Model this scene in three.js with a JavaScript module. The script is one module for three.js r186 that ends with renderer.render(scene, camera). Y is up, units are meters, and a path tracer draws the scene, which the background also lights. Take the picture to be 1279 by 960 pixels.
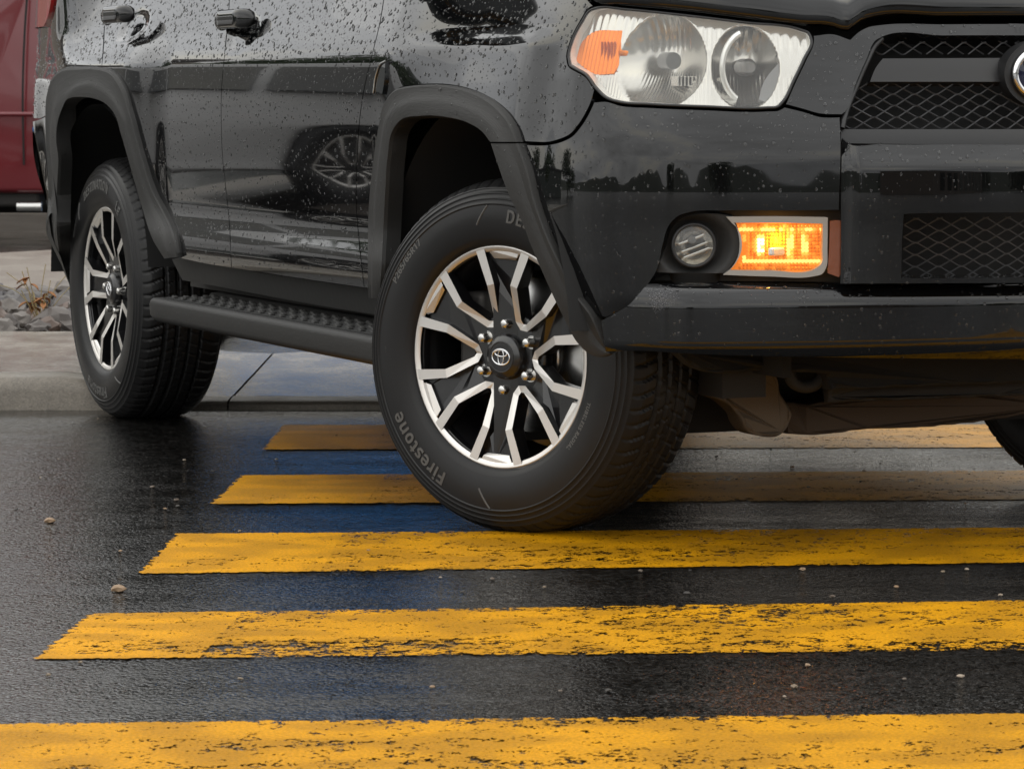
import * as THREE from 'three';
import { mergeGeometries, mergeVertices, toCreasedNormals } from 'three/addons/utils/BufferGeometryUtils.js';
import { RoundedBoxGeometry } from 'three/addons/geometries/RoundedBoxGeometry.js';
import { TextGeometry } from 'three/addons/geometries/TextGeometry.js';
import { FontLoader } from 'three/addons/loaders/FontLoader.js';
import { createNoise2D, createNoise3D } from 'simplex-noise';

// ---------------------------------------------------------------- random
function rng(seed) { let a = seed >>> 0; return () => { a = (a + 0x6D2B79F5) | 0; let t = Math.imul(a ^ (a >>> 15), 1 | a); t = (t + Math.imul(t ^ (t >>> 7), 61 | t)) ^ t; return ((t ^ (t >>> 14)) >>> 0) / 4294967296; }; }
const rnd = rng(7);
const N2 = createNoise2D(rng(11)), N2b = createNoise2D(rng(12)), N3 = createNoise3D(rng(13));
const clamp = (x, a = 0, b = 1) => Math.min(b, Math.max(a, x));
const sst = (a, b, x) => { const t = clamp((x - a) / (b - a)); return t * t * (3 - 2 * t); };
const lerp = (a, b, t) => a + (b - a) * t;
const V3 = (x, y, z) => new THREE.Vector3(x, y, z);

// ---------------------------------------------------------------- camera
const scene = new THREE.Scene();
const FPX = 4200, CX = 639.5, CY = 480, CAM_H = 0.906, Y_HOR = 127.7;   // lens in photo pixels, eye height, horizon row
const PITCH = Math.atan((CY - Y_HOR) / FPX);
const camera = new THREE.PerspectiveCamera(2 * Math.atan(480 / FPX) * 180 / Math.PI, 1024 / 768, 0.1, 900);
camera.focus = 7.3; camera.userData.fStop = 20; camera.position.set(0, CAM_H, 0); camera.rotation.x = -PITCH; camera.updateMatrixWorld(true);
const renderer = new THREE.WebGLRenderer({ antialias: true });
renderer.setSize(1024, 768); renderer.toneMapping = THREE.LinearToneMapping; renderer.toneMappingExposure = 1.22;
renderer.shadowMap.enabled = true; renderer.shadowMap.type = THREE.PCFSoftShadowMap;

// ---------------------------------------------------------------- sky: bright broken overcast
{
  const w = 1024, h = 512, d = new Float32Array(w * h * 4);
  for (let j = 0; j < h; j++) for (let i = 0; i < w; i++) {
    const el = ((j + .5) / h - .5) * Math.PI, az = ((i + .5) / w) * 2 * Math.PI;
    const e = Math.max(0, el), k = 1 / (Math.sin(e) + .22);
    const x = Math.cos(az) * Math.cos(e) * k, z = Math.sin(az) * Math.cos(e) * k;
    let n = .55 * N2(x * .55 + 3, z * .55) + .28 * N2(x * 1.3, z * 1.3 + 5) + .15 * N2(x * 3.1, z * 3.1) + .07 * N2(x * 7, z * 7);
    const b = sst(-.75, .85, n);
    const L = lerp(.78, 1.5, b) * (.72 + .48 * Math.sin(e));
    const warm = sst(.45, .95, b);
    const o = (j * w + i) * 4;
    d[o] = L * lerp(.97, 1.03, warm); d[o + 1] = L * lerp(.985, 1.0, warm); d[o + 2] = L * lerp(1.0, .90, warm); d[o + 3] = 1;
  }
  const t = new THREE.DataTexture(d, w, h, THREE.RGBAFormat, THREE.FloatType);
  t.mapping = THREE.EquirectangularReflectionMapping; t.magFilter = t.minFilter = THREE.LinearFilter; t.wrapS = THREE.RepeatWrapping; t.needsUpdate = true;
  scene.background = t; scene.environment = t;
}
const sun = new THREE.DirectionalLight(new THREE.Color(1, .95, .86), .6);
sun.position.set(-3, 16, -4); sun.target.position.set(0, 0, -7); sun.castShadow = true; sun.shadow.radius = 290;
sun.shadow.mapSize.set(2048, 2048); Object.assign(sun.shadow.camera, { left: -14, right: 14, top: 14, bottom: -14, near: 1, far: 60 });
scene.add(sun, sun.target);

// ---------------------------------------------------------------- textures
function dataTex(w, h, fn, srgb, rep = true) {
  const d = new Uint8Array(w * h * 4);
  for (let j = 0; j < h; j++) for (let i = 0; i < w; i++) { const c = fn(i, j), o = (j * w + i) * 4; d[o] = c[0]; d[o + 1] = c[1]; d[o + 2] = c[2]; d[o + 3] = c[3] ?? 255; }
  const t = new THREE.DataTexture(d, w, h, THREE.RGBAFormat, THREE.UnsignedByteType);
  t.magFilter = THREE.LinearFilter; t.minFilter = THREE.LinearMipmapLinearFilter; t.generateMipmaps = true;
  t.wrapS = t.wrapT = rep ? THREE.RepeatWrapping : THREE.ClampToEdgeWrapping;
  if (srgb) t.colorSpace = THREE.SRGBColorSpace; t.needsUpdate = true; return t;
}
// tileable noise on a torus-like blend
function tileNoise(nf, u, v, fu, fv) {   // u,v in 0..1
  const a = nf(u * fu, v * fv), b = nf((u - 1) * fu, v * fv), c = nf(u * fu, (v - 1) * fv), e = nf((u - 1) * fu, (v - 1) * fv);
  return lerp(lerp(a, b, u), lerp(c, e, u), v) * 1.25;
}
function grain(size, seed, fn) { const r = rng(seed), a = new Float32Array(size * size); for (let i = 0; i < a.length; i++) a[i] = r(); return fn ? fn(a) : a; }
function blur(a, n, r) {   // wrapped box blur
  const o = new Float32Array(a.length), t = new Float32Array(a.length), k = 2 * r + 1;
  for (let j = 0; j < n; j++) { let s = 0; for (let i = -r; i <= r; i++) s += a[j * n + ((i + n) % n)]; for (let i = 0; i < n; i++) { t[j * n + i] = s / k; s += a[j * n + ((i + r + 1) % n)] - a[j * n + ((i - r + n) % n)]; } }
  for (let i = 0; i < n; i++) { let s = 0; for (let j = -r; j <= r; j++) s += t[((j + n) % n) * n + i]; for (let j = 0; j < n; j++) { o[j * n + i] = s / k; s += t[((j + r + 1) % n) * n + i] - t[((j - r + n) % n) * n + i]; } }
  return o;
}

// ---------------------------------------------------------------- scene helpers
const used = {};
function numbered(n) { if (!(n in used)) { used[n] = 0; return n; } used[n]++; return n + '_' + String(used[n]).padStart(3, '0'); }
function top(o, name, label, category, group, kind) {
  o.name = numbered(name); o.userData = {};
  if (label) o.userData.label = label; if (category) o.userData.category = category; if (group) o.userData.group = group; if (kind) o.userData.kind = kind;
  scene.add(o); return o;
}
function part(name, geo, mat, parent, label) { const m = new THREE.Mesh(geo, mat); m.name = name; if (label) m.userData.label = label; parent.add(m); return m; }
function sub(name, parent) { const g = new THREE.Group(); g.name = name; parent.add(g); return g; }
function merge(list) { return mergeGeometries(list.map(g => { const k = g.index ? g.toNonIndexed() : g; for (const n of Object.keys(k.attributes)) if (!['position', 'normal', 'uv'].includes(n)) k.deleteAttribute(n); if (!k.attributes.uv) k.setAttribute('uv', new THREE.Float32BufferAttribute(new Float32Array(k.attributes.position.count * 2), 2)); return k; })); }
function mirrorZ(g) {
  const k = (g.index ? g.toNonIndexed() : g.clone()), p = k.attributes.position, n = k.attributes.normal, u = k.attributes.uv;
  for (let i = 0; i < p.count; i++) { p.setZ(i, -p.getZ(i)); n.setZ(i, -n.getZ(i)); }
  const sw = (a) => { const s = a.itemSize; for (let i = 0; i < a.count; i += 3) for (let c = 0; c < s; c++) { const x = a.array[(i + 1) * s + c]; a.array[(i + 1) * s + c] = a.array[(i + 2) * s + c]; a.array[(i + 2) * s + c] = x; } };
  sw(p); sw(n); if (u) sw(u); return k;
}
function box(w, h, d, x, y, z, r = 0) { const g = r ? new RoundedBoxGeometry(w, h, d, 2, r) : new THREE.BoxGeometry(w, h, d); g.translate(x, y, z); return g; }
function tube(pts, r, seg = 24, rs = 8, closed = false) { return new THREE.TubeGeometry(new THREE.CatmullRomCurve3(pts, closed), seg, r, rs, closed); }
function cyl(r0, r1, h, n = 24) { return new THREE.CylinderGeometry(r0, r1, h, n); }
const C = (r, g, b) => new THREE.Color().setRGB(r, g, b);
const std = (r, g, b, rough, metal = 0, more = {}) => new THREE.MeshStandardMaterial({ color: C(r, g, b), roughness: rough, metalness: metal, side: THREE.DoubleSide, ...more });
const phys = (r, g, b, rough, metal = 0, more = {}) => new THREE.MeshPhysicalMaterial({ color: C(r, g, b), roughness: rough, metalness: metal, side: THREE.DoubleSide, ...more });

// ---------------------------------------------------------------- materials
const grit = (() => { const n = 256, a = blur(grain(n, 5), n, 1), b = grain(n, 6); return dataTex(n, n, (i, j) => { const v = 255 * clamp(.5 + (a[j * n + i] - .5) * 1.6 + (b[j * n + i] - .5) * .3); return [v, v, v]; }); })();
const smudge = (() => { const n = 256; return dataTex(n, n, (i, j) => { const u = i / n, v = j / n; const k = .5 + .3 * tileNoise(N2, u, v, 4, 4) + .2 * tileNoise(N2b, u, v, 13, 13); const g = 110 + 110 * clamp(k); return [g, g, g]; }); })();
const M = {
  paint: phys(.0035, .0036, .004, .06, 0, { clearcoat: 1, clearcoatRoughness: .02, specularIntensity: .22 }),
  plastic: phys(.032, .0315, .0305, .56, 0, { specularIntensity: .55, bumpMap: grit, bumpScale: .0004 }),
  trim: std(.018, .018, .019, .38),
  liner: std(.018, .018, .018, .9),
  gap: std(.016, .016, .016, .9),
  rubber: phys(.0155, .0155, .016, .6, 0, { roughnessMap: smudge, specularIntensity: .6 }),
  letter: std(.095, .093, .088, .6),
  machined: std(.80, .775, .74, .46, 1, {}),
  wheelblack: phys(.008, .008, .009, .28, 0, { clearcoat: .6, clearcoatRoughness: .12 }),
  chrome: std(.82, .82, .83, .08, 1),
  steel: std(.66, .65, .63, .26, 1),
  rusty: std(.085, .058, .038, .8),
  under: std(.022, .02, .018, .75),
  glass: phys(.9, .92, .92, .02, 0, { transmission: 1, thickness: 0, ior: 1.5 }),
  dark_glass: phys(.01, .012, .013, .03, 0, { clearcoat: 1, clearcoatRoughness: .02 }),
};
// ---------------------------------------------------------------- photo pixel -> ray in the car's own axes (x forward, y up, z to its right side)
const CAR = V3(.7245, 0, -7.4385), CAR_TURN = -66.718 * Math.PI / 180;
const carMat = new THREE.Matrix4().makeRotationY(CAR_TURN).setPosition(CAR), carInv = carMat.clone().invert();
function ray(px, py, world) {
  const d = V3((px - CX) / FPX, (CY - py) / FPX, -1).applyMatrix4(new THREE.Matrix4().extractRotation(camera.matrixWorld)), o = camera.position.clone();
  if (world) return [o, d]; return [o.applyMatrix4(carInv), d.transformDirection(carInv)];
}
function onGround(px, py, y = 0) { const [o, d] = ray(px, py, true); const k = (y - o.y) / d.y; return o.addScaledVector(d, k); }
function onPlane(px, py, axis, val) { const [o, d] = ray(px, py); const k = (val - o[axis]) / d[axis]; return o.addScaledVector(d, k); }
// 1-D smooth table
function table(pts, sigma, step = .004) {
  const a = pts[0][0], b = pts[pts.length - 1][0], n = Math.round((b - a) / step) + 1, raw = new Float64Array(n), out = new Float64Array(n);
  for (let i = 0, k = 0; i < n; i++) { const x = a + i * step; while (k < pts.length - 2 && x > pts[k + 1][0]) k++; raw[i] = lerp(pts[k][1], pts[k + 1][1], clamp((x - pts[k][0]) / (pts[k + 1][0] - pts[k][0]))); }
  const r = Math.ceil(sigma * 3 / step);
  for (let i = 0; i < n; i++) { let s = 0, w = 0; for (let k = -r; k <= r; k++) { const g = Math.exp(-.5 * (k * step / sigma) ** 2), q = clamp(i + k, 0, n - 1); s += g * raw[q]; w += g; } out[i] = s / w; }
  return x => { const f = clamp((x - a) / step, 0, n - 1.0001), i = Math.floor(f); return lerp(out[i], out[i + 1], f - i); };
}
class Surf {   // a vertical skin: plan curve from tail to nose, plus an outward offset that depends on place and height
  constructor(plan, prof, sigma = .035) {
    this.prof = prof;
    const mir = [...plan, ...plan.slice(0, -1).reverse().map(([u, s]) => [u, -s])];
    const c = new THREE.CatmullRomCurve3(mir.map(([u, s]) => V3(u, 0, s)), false, 'centripetal');
    const N = 2400, raw = c.getSpacedPoints(N), st = c.getLength() / N, r = Math.ceil(3 * sigma / st); this.st = st;
    this.p = raw.map((_, i) => { let x = 0, z = 0, w = 0; for (let k = -r; k <= r; k++) { const q = clamp(i + k, 0, N), g = Math.exp(-.5 * (k * st / sigma) ** 2); x += raw[q].x * g; z += raw[q].z * g; w += g; } return [x / w, z / w]; });
    this.mid = N / 2 * st; this.N = N; this.half = Math.floor(N / 2);
    this.nrm = this.p.map((_, i) => { const a = this.p[Math.max(0, i - 1)], b = this.p[Math.min(N, i + 1)], dx = b[0] - a[0], dz = b[1] - a[1], l = Math.hypot(dx, dz); return [-dz / l, dx / l]; });
  }
  base(t) { const f = clamp(t / this.st, 0, this.N - .001), i = Math.floor(f), k = f - i, a = this.p[i], b = this.p[i + 1], n = this.nrm[i], m = this.nrm[i + 1]; return [lerp(a[0], b[0], k), lerp(a[1], b[1], k), lerp(n[0], m[0], k), lerp(n[1], m[1], k)]; }
  point(t, v, off = 0) { const [x, z, nx, nz] = this.base(t), d = this.prof(t, v, x, z) + (typeof off === 'function' ? off(t, v, x, z) : off); return V3(x + nx * d, v, z + nz * d); }
  normal(t, v, off = 0) { const e = .003, a = this.point(t + e, v, off).sub(this.point(t - e, v, off)), b = this.point(t, v + e, off).sub(this.point(t, v - e, off)); return b.cross(a).multiplyScalar(-1).normalize(); }
  tAt(u) { for (let i = 0; i < this.half; i++) if (this.p[i][0] <= u && this.p[i + 1][0] > u) return i * this.st; return this.mid; }
  near(x, z, from) { // plan parameter of the nearest skin point on the near half
    let bi = 0, bd = 1e9; const lo = from === undefined ? 0 : Math.max(0, from - 60), hi = from === undefined ? this.half + 500 : Math.min(this.half + 500, from + 60), st = from === undefined ? 12 : 4;
    for (let i = lo; i <= hi; i += st) { const d = (this.p[i][0] - x) ** 2 + (this.p[i][1] - z) ** 2; if (d < bd) { bd = d; bi = i; } }
    for (let i = Math.max(1, bi - st); i <= Math.min(this.N - 1, bi + st); i++) { const d = (this.p[i][0] - x) ** 2 + (this.p[i][1] - z) ** 2; if (d < bd) { bd = d; bi = i; } }
    const p = this.p[bi], n = this.nrm[bi]; return [bi, bi * this.st + (x - p[0]) * n[1] - (z - p[1]) * n[0], (x - p[0]) * n[0] + (z - p[1]) * n[1], p];
  }
  hit(px, py, off = 0, quiet) {
    const [o, d] = ray(px, py); let idx;
    const g = k => { const x = o.x + d.x * k, z = o.z + d.z * k, v = o.y + d.y * k, q = this.near(x, z, idx); return [q[2] - this.prof(q[1], v, q[3][0], q[3][1]) - (typeof off === 'function' ? off(q[1], v, q[3][0], q[3][1]) : off), q[1], v, q[0]]; };
    let pk = null, pg = null;
    for (let k = 5.2; k < 12.5; k += .025) {
      idx = undefined; const q = g(k);
      if (pg !== null && pg > 0 && q[0] <= 0 && pg < .3) { let a = pk, b = k, r = q; idx = q[3]; for (let i = 0; i < 24; i++) { const m = (a + b) / 2; r = g(m); if (r[0] <= 0) b = m; else a = m; } return [r[1], r[2], (a + b) / 2]; }
      pk = k; pg = q[0];
    }
    if (!quiet) console.log('MISS', px, py); return null;
  }
}
// smooth a pixel polyline: curves through gentle bends, keeps sharp corners
function bend(pts, closed, step = 3, sharp = 48) {
  const n = pts.length, out = [], corner = i => { if (!closed && (i <= 0 || i >= n - 1)) return true; const a = pts[(i - 1 + n) % n], b = pts[(i + n) % n], c = pts[(i + 1) % n]; let k = Math.atan2(c[1] - b[1], c[0] - b[0]) - Math.atan2(b[1] - a[1], b[0] - a[0]); k = Math.abs(Math.atan2(Math.sin(k), Math.cos(k))) * 180 / Math.PI; return k > sharp || b[2] === 1; };
  const m = closed ? n : n - 1;
  for (let i = 0; i < m; i++) {
    const b = pts[i], c = pts[(i + 1) % n], a = corner(i) ? null : pts[(i - 1 + n) % n], e = corner((i + 1) % n) ? null : pts[(i + 2) % n];
    const L = Math.hypot(c[0] - b[0], c[1] - b[1]), k = Math.max(1, Math.round(L / step));
    const tan = (p, q, r) => { const l1 = Math.hypot(q[0] - p[0], q[1] - p[1]), l2 = Math.hypot(r[0] - q[0], r[1] - q[1]); const w = l2 / (l1 + l2); return [0, 1].map(x => ((q[x] - p[x]) / l1 * w + (r[x] - q[x]) / l2 * (1 - w)) * L); };
    const t0 = a ? tan(a, b, c) : [c[0] - b[0], c[1] - b[1]], t1 = e ? tan(b, c, e) : [c[0] - b[0], c[1] - b[1]];
    for (let j = 0; j < k; j++) { const s = j / k, s2 = s * s, s3 = s2 * s; out.push([0, 1].map(x => (2 * s3 - 3 * s2 + 1) * b[x] + (s3 - 2 * s2 + s) * t0[x] + (-2 * s3 + 3 * s2) * c[x] + (s3 - s2) * t1[x])); }
  }
  if (!closed) out.push(pts[n - 1]); return out;
}
function outline(surf, pts, off = 0, closed = true) { return bend(pts, closed).map(([x, y]) => surf.hit(x, y, off)).filter(Boolean).map(h => [h[0], h[1]]); }
function area2(P) { let s = 0; for (let i = 0; i < P.length; i++) { const a = P[i], b = P[(i + 1) % P.length]; s += a[0] * b[1] - b[0] * a[1]; } return s / 2; }
function inset(P, g) {
  const s = area2(P) > 0 ? 1 : -1, n = P.length;
  return P.map((b, i) => { const a = P[(i - 1 + n) % n], c = P[(i + 1) % n]; let dx = c[0] - a[0], dy = c[1] - a[1]; const l = Math.hypot(dx, dy) || 1; return [b[0] - dy / l * g * s, b[1] + dx / l * g * s]; });
}
function inPoly(P, x, y) { let c = false; for (let i = 0, j = P.length - 1; i < P.length; j = i++) { const a = P[i], b = P[j]; if ((a[1] > y) !== (b[1] > y) && x < (b[0] - a[0]) * (y - a[1]) / (b[1] - a[1]) + a[0]) c = !c; } return c; }
function clipCell(P, x0, x1, y0, y1) {
  let p = P; const half = (ax, v, sg) => { const o = []; for (let i = 0; i < p.length; i++) { const a = p[i], b = p[(i + 1) % p.length], ia = (a[ax] - v) * sg >= 0, ib = (b[ax] - v) * sg >= 0; if (ia) o.push(a); if (ia !== ib) { const k = (v - a[ax]) / (b[ax] - a[ax]); o.push([lerp(a[0], b[0], k), lerp(a[1], b[1], k)]); } } p = o; };
  half(0, x0, 1); if (p.length) half(0, x1, -1); if (p.length) half(1, y0, 1); if (p.length) half(1, y1, -1); return p;
}
// a panel: an outline in (t, height) cut out of a skin, with folded edges
function panel(surf, P0, { off = 0, step = .014, gap = .002, depth = .016, back = 0, ref = null } = {}) {
  let P = gap ? inset(P0, gap) : P0; if (area2(P) < 0) P = P.slice().reverse();
  const pos = [], nor = [], uv = [];
  const put = (t, v, o = off) => { const p = surf.point(t, v, o), n = surf.normal(t, v, o); pos.push(p.x, p.y, p.z); nor.push(n.x, n.y, n.z); uv.push(t, v); };
  let a0 = 1e9, a1 = -1e9, b0 = 1e9, b1 = -1e9; for (const [a, b] of P) { a0 = Math.min(a0, a); a1 = Math.max(a1, a); b0 = Math.min(b0, b); b1 = Math.max(b1, b); }
  const nx = Math.ceil((a1 - a0) / step), ny = Math.ceil((b1 - b0) / step), edge = new Set();
  for (let i = 0; i < P.length; i++) { const a = P[i], b = P[(i + 1) % P.length], n = Math.ceil(Math.hypot(b[0] - a[0], b[1] - a[1]) / (step * .3)) + 1; for (let k = 0; k <= n; k++) { const ci = Math.floor((lerp(a[0], b[0], k / n) - a0) / step), cj = Math.floor((lerp(a[1], b[1], k / n) - b0) / step); edge.add(ci * 10000 + cj); } }
  for (let i = 0; i <= nx; i++) for (let j = 0; j <= ny; j++) {
    const x0 = a0 + i * step, y0 = b0 + j * step, x1 = x0 + step, y1 = y0 + step;
    const near = edge.has(i * 10000 + j) || edge.has((i + 1) * 10000 + j) || edge.has((i - 1) * 10000 + j) || edge.has(i * 10000 + j + 1) || edge.has(i * 10000 + j - 1);
    let q; if (!near) { if (!inPoly(P, x0 + step / 2, y0 + step / 2)) continue; q = [[x0, y0], [x1, y0], [x1, y1], [x0, y1]]; }
    else { q = clipCell(P, x0, x1, y0, y1); if (q.length < 3 || Math.abs(area2(q)) < 1e-9) continue; }
    const tri = q.length === 4 && !near ? [[0, 1, 2], [0, 2, 3]] : THREE.ShapeUtils.triangulateShape(q.map(([x, y]) => new THREE.Vector2(x, y)), []);
    for (const f of tri) { const A = area2(f.map(k => q[k])); if (Math.abs(A) < 1e-10) continue; const o = A > 0 ? f : [f[0], f[2], f[1]]; for (const k of o) put(q[k][0], q[k][1]); }
  }
  if (depth) for (let i = 0; i < P.length; i++) {
    const a = P[i], b = P[(i + 1) % P.length], pa = surf.point(a[0], a[1], off), pb = surf.point(b[0], b[1], off), na = surf.normal(a[0], a[1], off), nb = surf.normal(b[0], b[1], off);
    const qa = pa.clone().addScaledVector(na, -depth), qb = pb.clone().addScaledVector(nb, -depth), e = pb.clone().sub(pa).cross(na).normalize();
    if (!isFinite(e.x) || e.lengthSq() < .5) continue;
    for (const p of [pa, qb, pb, pa, qa, qb]) { pos.push(p.x, p.y, p.z); nor.push(e.x, e.y, e.z); uv.push(0, 0); }
  }
  const g = new THREE.BufferGeometry(); g.setAttribute('position', new THREE.Float32BufferAttribute(pos, 3)); g.setAttribute('normal', new THREE.Float32BufferAttribute(nor, 3)); g.setAttribute('uv', new THREE.Float32BufferAttribute(uv, 2)); return g;
}
// a strip lofted through rows of points
function loft(rows, { close = false, crease = 0 } = {}) {
  const n = rows.length, m = rows[0].length, pos = [], uv = [], idx = [];
  rows.forEach((r, i) => r.forEach((p, j) => { pos.push(p.x, p.y, p.z); uv.push(i / (n - 1), j / (m - 1)); }));
  for (let i = 0; i < n - 1; i++) for (let j = 0; j < m - 1 + (close ? 1 : 0); j++) { const a = i * m + j, b = i * m + (j + 1) % m, c = a + m, d = b + m; idx.push(a, b, c, b, d, c); }
  let g = new THREE.BufferGeometry(); g.setAttribute('position', new THREE.Float32BufferAttribute(pos, 3)); g.setAttribute('uv', new THREE.Float32BufferAttribute(uv, 2)); g.setIndex(idx);
  if (crease) return toCreasedNormals(g, crease); g.computeVertexNormals(); return g;
}
function resample(pts, n) { const c = new THREE.CatmullRomCurve3(pts, false, 'centripetal'); return c.getSpacedPoints(n - 1); }
// ================================================================ wet road, crosswalk, kerb and sidewalk
const asphalt = (() => {
  const n = 1024, g1 = grain(n, 21), a = blur(g1, n, 1), b = blur(g1, n, 3), c = blur(grain(n, 22), n, 6), spk = grain(n, 23), f = i => clamp(i) * 255;
  const lo = new Float32Array(n * n), film = new Float32Array(n * n);
  for (let j = 0; j < n; j++) for (let i = 0; i < n; i++) { const u = i / n, v = j / n; lo[j * n + i] = .5 + .28 * tileNoise(N2, u, v, 3, 4) + .16 * tileNoise(N2b, u, v, 9, 13); film[j * n + i] = .5 + .34 * tileNoise(N2b, u, v, 2.5, 6) + .2 * tileNoise(N2, u, v, 12, 26) + .1 * tileNoise(N2b, u, v, 40, 70); }
  const st = k => (a[k] - .5) * 3.2 + (b[k] - .5) * 3 + (c[k] - .5) * 2.5;
  const col = dataTex(n, n, (i, j) => { const k = j * n + i, h = st(k); let v = 38 + 12 * (lo[k] - .5) + 40 * h; if (spk[k] > .9965) v += 60; else if (spk[k] > .985) v += 20; const w = 1 + .05 * (lo[k] - .5); return [clamp(v * w, 12, 150), clamp(v * .98, 12, 150), clamp(v * .96, 12, 150)]; }, true);
  const rough = dataTex(n, n, (i, j) => { const k = j * n + i; const r = f(.12 + .36 * sst(.3, .9, film[k]) + .16 * st(k)); return [r, r, r]; });
  const bump = dataTex(n, n, (i, j) => { const k = j * n + i, w = sst(.15, .6, film[k]); const r = f(.5 + (.45 + .55 * w) * ((a[k] - .5) * 3 + (g1[k] - .5) * .5 + (b[k] - .5) * 1.2)); return [r, r, r]; });
  return { col, rough, bump };
})();
const wet = new THREE.MeshStandardMaterial({ color: C(.5, .49, .475), map: asphalt.col, roughness: .52, roughnessMap: asphalt.rough, bumpMap: asphalt.bump, bumpScale: .0011, side: THREE.DoubleSide });
{
  const g = new THREE.PlaneGeometry(500, 500); g.rotateX(-Math.PI / 2); const uv = g.attributes.uv; for (let i = 0; i < uv.count; i++) uv.setXY(i, uv.getX(i) * 500 / 1.7, uv.getY(i) * 500 / 1.7);
  top(new THREE.Mesh(g, wet), 'road', null, null, null, 'structure');
}
// yellow crosswalk bars, thick paint worn through to the asphalt
function barTex(seed, wear, patchy, cleanTo) {
  const w = 2048, h = 300, A = createNoise2D(rng(seed)), B = createNoise2D(rng(seed + 1)), r = rng(seed + 2), L = 4.4;
  return dataTex(w, h, (i, j) => {
    const x = i / w * L, y = j / h, yy = y * .62;
    let n = .42 * A(x * 14, yy * 15) + .42 * B(x * 44, yy * 40) + .40 * A(x * 115 + 9, yy * 95) + .3 * (r() - .5) + .3 * B(x * 1.3, yy * 4);
    const edge = Math.min(y, 1 - y) * .62, endl = x;
    const ragged = .006 + .005 * A(x * 16, y > .5 ? 3 : 7) + .004 * B(x * 60, y > .5 ? 1 : 4);
    let th = .80 - wear * .72 - patchy * .30 * sst(-.1, .6, A(x * .7 + 5, 2.3 + yy * 2)) ; if (x < cleanTo) th += .3; th -= .22 * sst(.05, .0, edge) * (wear > .3 ? 1 : .4);
    const solid = n < th && edge > ragged && endl > .012 + .008 * A(yy * 30, 5);
    const tone = .97 + .03 * B(x * 3, yy * 3) - .10 * sst(th - .12, th, n) + .14 * (r() - .5) - .10 * sst(.35, .75, .5 + .5 * A(x * 120, yy * 120)), cl = x < cleanTo ? 1.03 : .985;
    const dirt = sst(.25, .75, .5 + .5 * A(x * 4 + 3, yy * 6 + 8)) * .12;
    return [clamp(218 * tone * cl * (1 - dirt), 0, 255), clamp(153 * tone * cl * (1 - dirt), 0, 255), clamp(7 * tone + 6 * dirt * 4, 0, 255), solid ? 255 : 0];
  }, true, false);
}
const bars = [ // left end top/bottom and right end top/bottom in photo pixels
  [[-30, 904.5], [-128, 1012], [1279, 891.5], [1279, 997], .36, .4, 0],
  [[105, 767], [32, 825], [1279, 750.5], [1279, 813.5], .50, 1.15, .28],
  [[215, 667], [165, 718], [1279, 659.5], [1279, 704], .40, .45, .36],
  [[296, 594], [257, 630.5], [1279, 588], [1279, 625], .30, .4, .36],
  [[350, 531], [322, 562.5], [1279, 530.5], [1279, 559.5], .2, .2, .3]];
const barWords = ['worn yellow crosswalk bar in front of the others, farthest from the kerb', 'yellow crosswalk bar with heavy black wear, second from the open road', 'yellow crosswalk bar just ahead of the turned front tyre', 'yellow crosswalk bar passing under the turned front tyre', 'yellow crosswalk bar beside the kerb, tinted by a blue reflection'];
bars.forEach(([tl, bl, tr, br, wear, patchy, clean], k) => {
  const P = [tl, bl, tr, br].map(([x, y]) => onGround(x, y)), ext = 4.4, dT = P[2].clone().sub(P[0]).normalize(), dB = P[3].clone().sub(P[1]).normalize();
  const rows = []; for (let i = 0; i <= 24; i++) { const a = P[0].clone().addScaledVector(dT, ext * i / 24), b = P[1].clone().addScaledVector(dB, ext * i / 24); const r = []; for (let j = 0; j <= 4; j++) r.push(a.clone().lerp(b, j / 4).setY(.0024)); rows.push(r); }
  const g = loft(rows); const m = new THREE.MeshPhysicalMaterial({ specularIntensity: k > 2 ? .42 : .22, map: barTex(40 + k * 7, wear, patchy, clean), alphaTest: .5, transparent: false, roughness: k > 2 ? .36 : .55, bumpMap: asphalt.bump, bumpScale: .0012, side: THREE.DoubleSide });
  top(new THREE.Mesh(g, m), 'crosswalk_bar', barWords[k], 'road marking', 'yellow crosswalk bars');
});

// --- kerb and sidewalk, dropping to a ramp at the crosswalk
const concrete = (() => { const n = 1024, a = blur(grain(n, 31), n, 1), b = blur(grain(n, 32), n, 4); const base = (i, j) => { const u = i / n, v = j / n; return .5 + .3 * tileNoise(N2, u, v, 4, 3) + .22 * tileNoise(N2b, u, v, 11, 7) + .12 * tileNoise(N2, u, v, 34, 18); };
  const col = dataTex(n, n, (i, j) => { const k = j * n + i, t = base(i, j), v = 150 + 26 * (t - .5) + 60 * (a[k] - .5) + 70 * (b[k] - .5); return [v, v * .965, v * .915]; }, true);
  const rough = dataTex(n, n, (i, j) => { const t = base(i, j), v = 255 * clamp(.5 + .22 * sst(.2, .9, t)); return [v, v, v]; });
  const bump = dataTex(n, n, (i, j) => { const k = j * n + i, v = 255 * clamp(.5 + (a[k] - .5) * 1.5 + (b[k] - .5) * 3); return [v, v, v]; }); return { col, rough, bump }; })();
const conc = (r, g, b, rough = .7) => new THREE.MeshStandardMaterial({ color: C(r, g, b), map: concrete.col, roughness: rough, roughnessMap: concrete.rough, bumpMap: concrete.bump, bumpScale: .0009, side: THREE.DoubleSide });
const ZK = -9.89, walkH = x => lerp(.095, .022, sst(-1.35, -.95, x));
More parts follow.
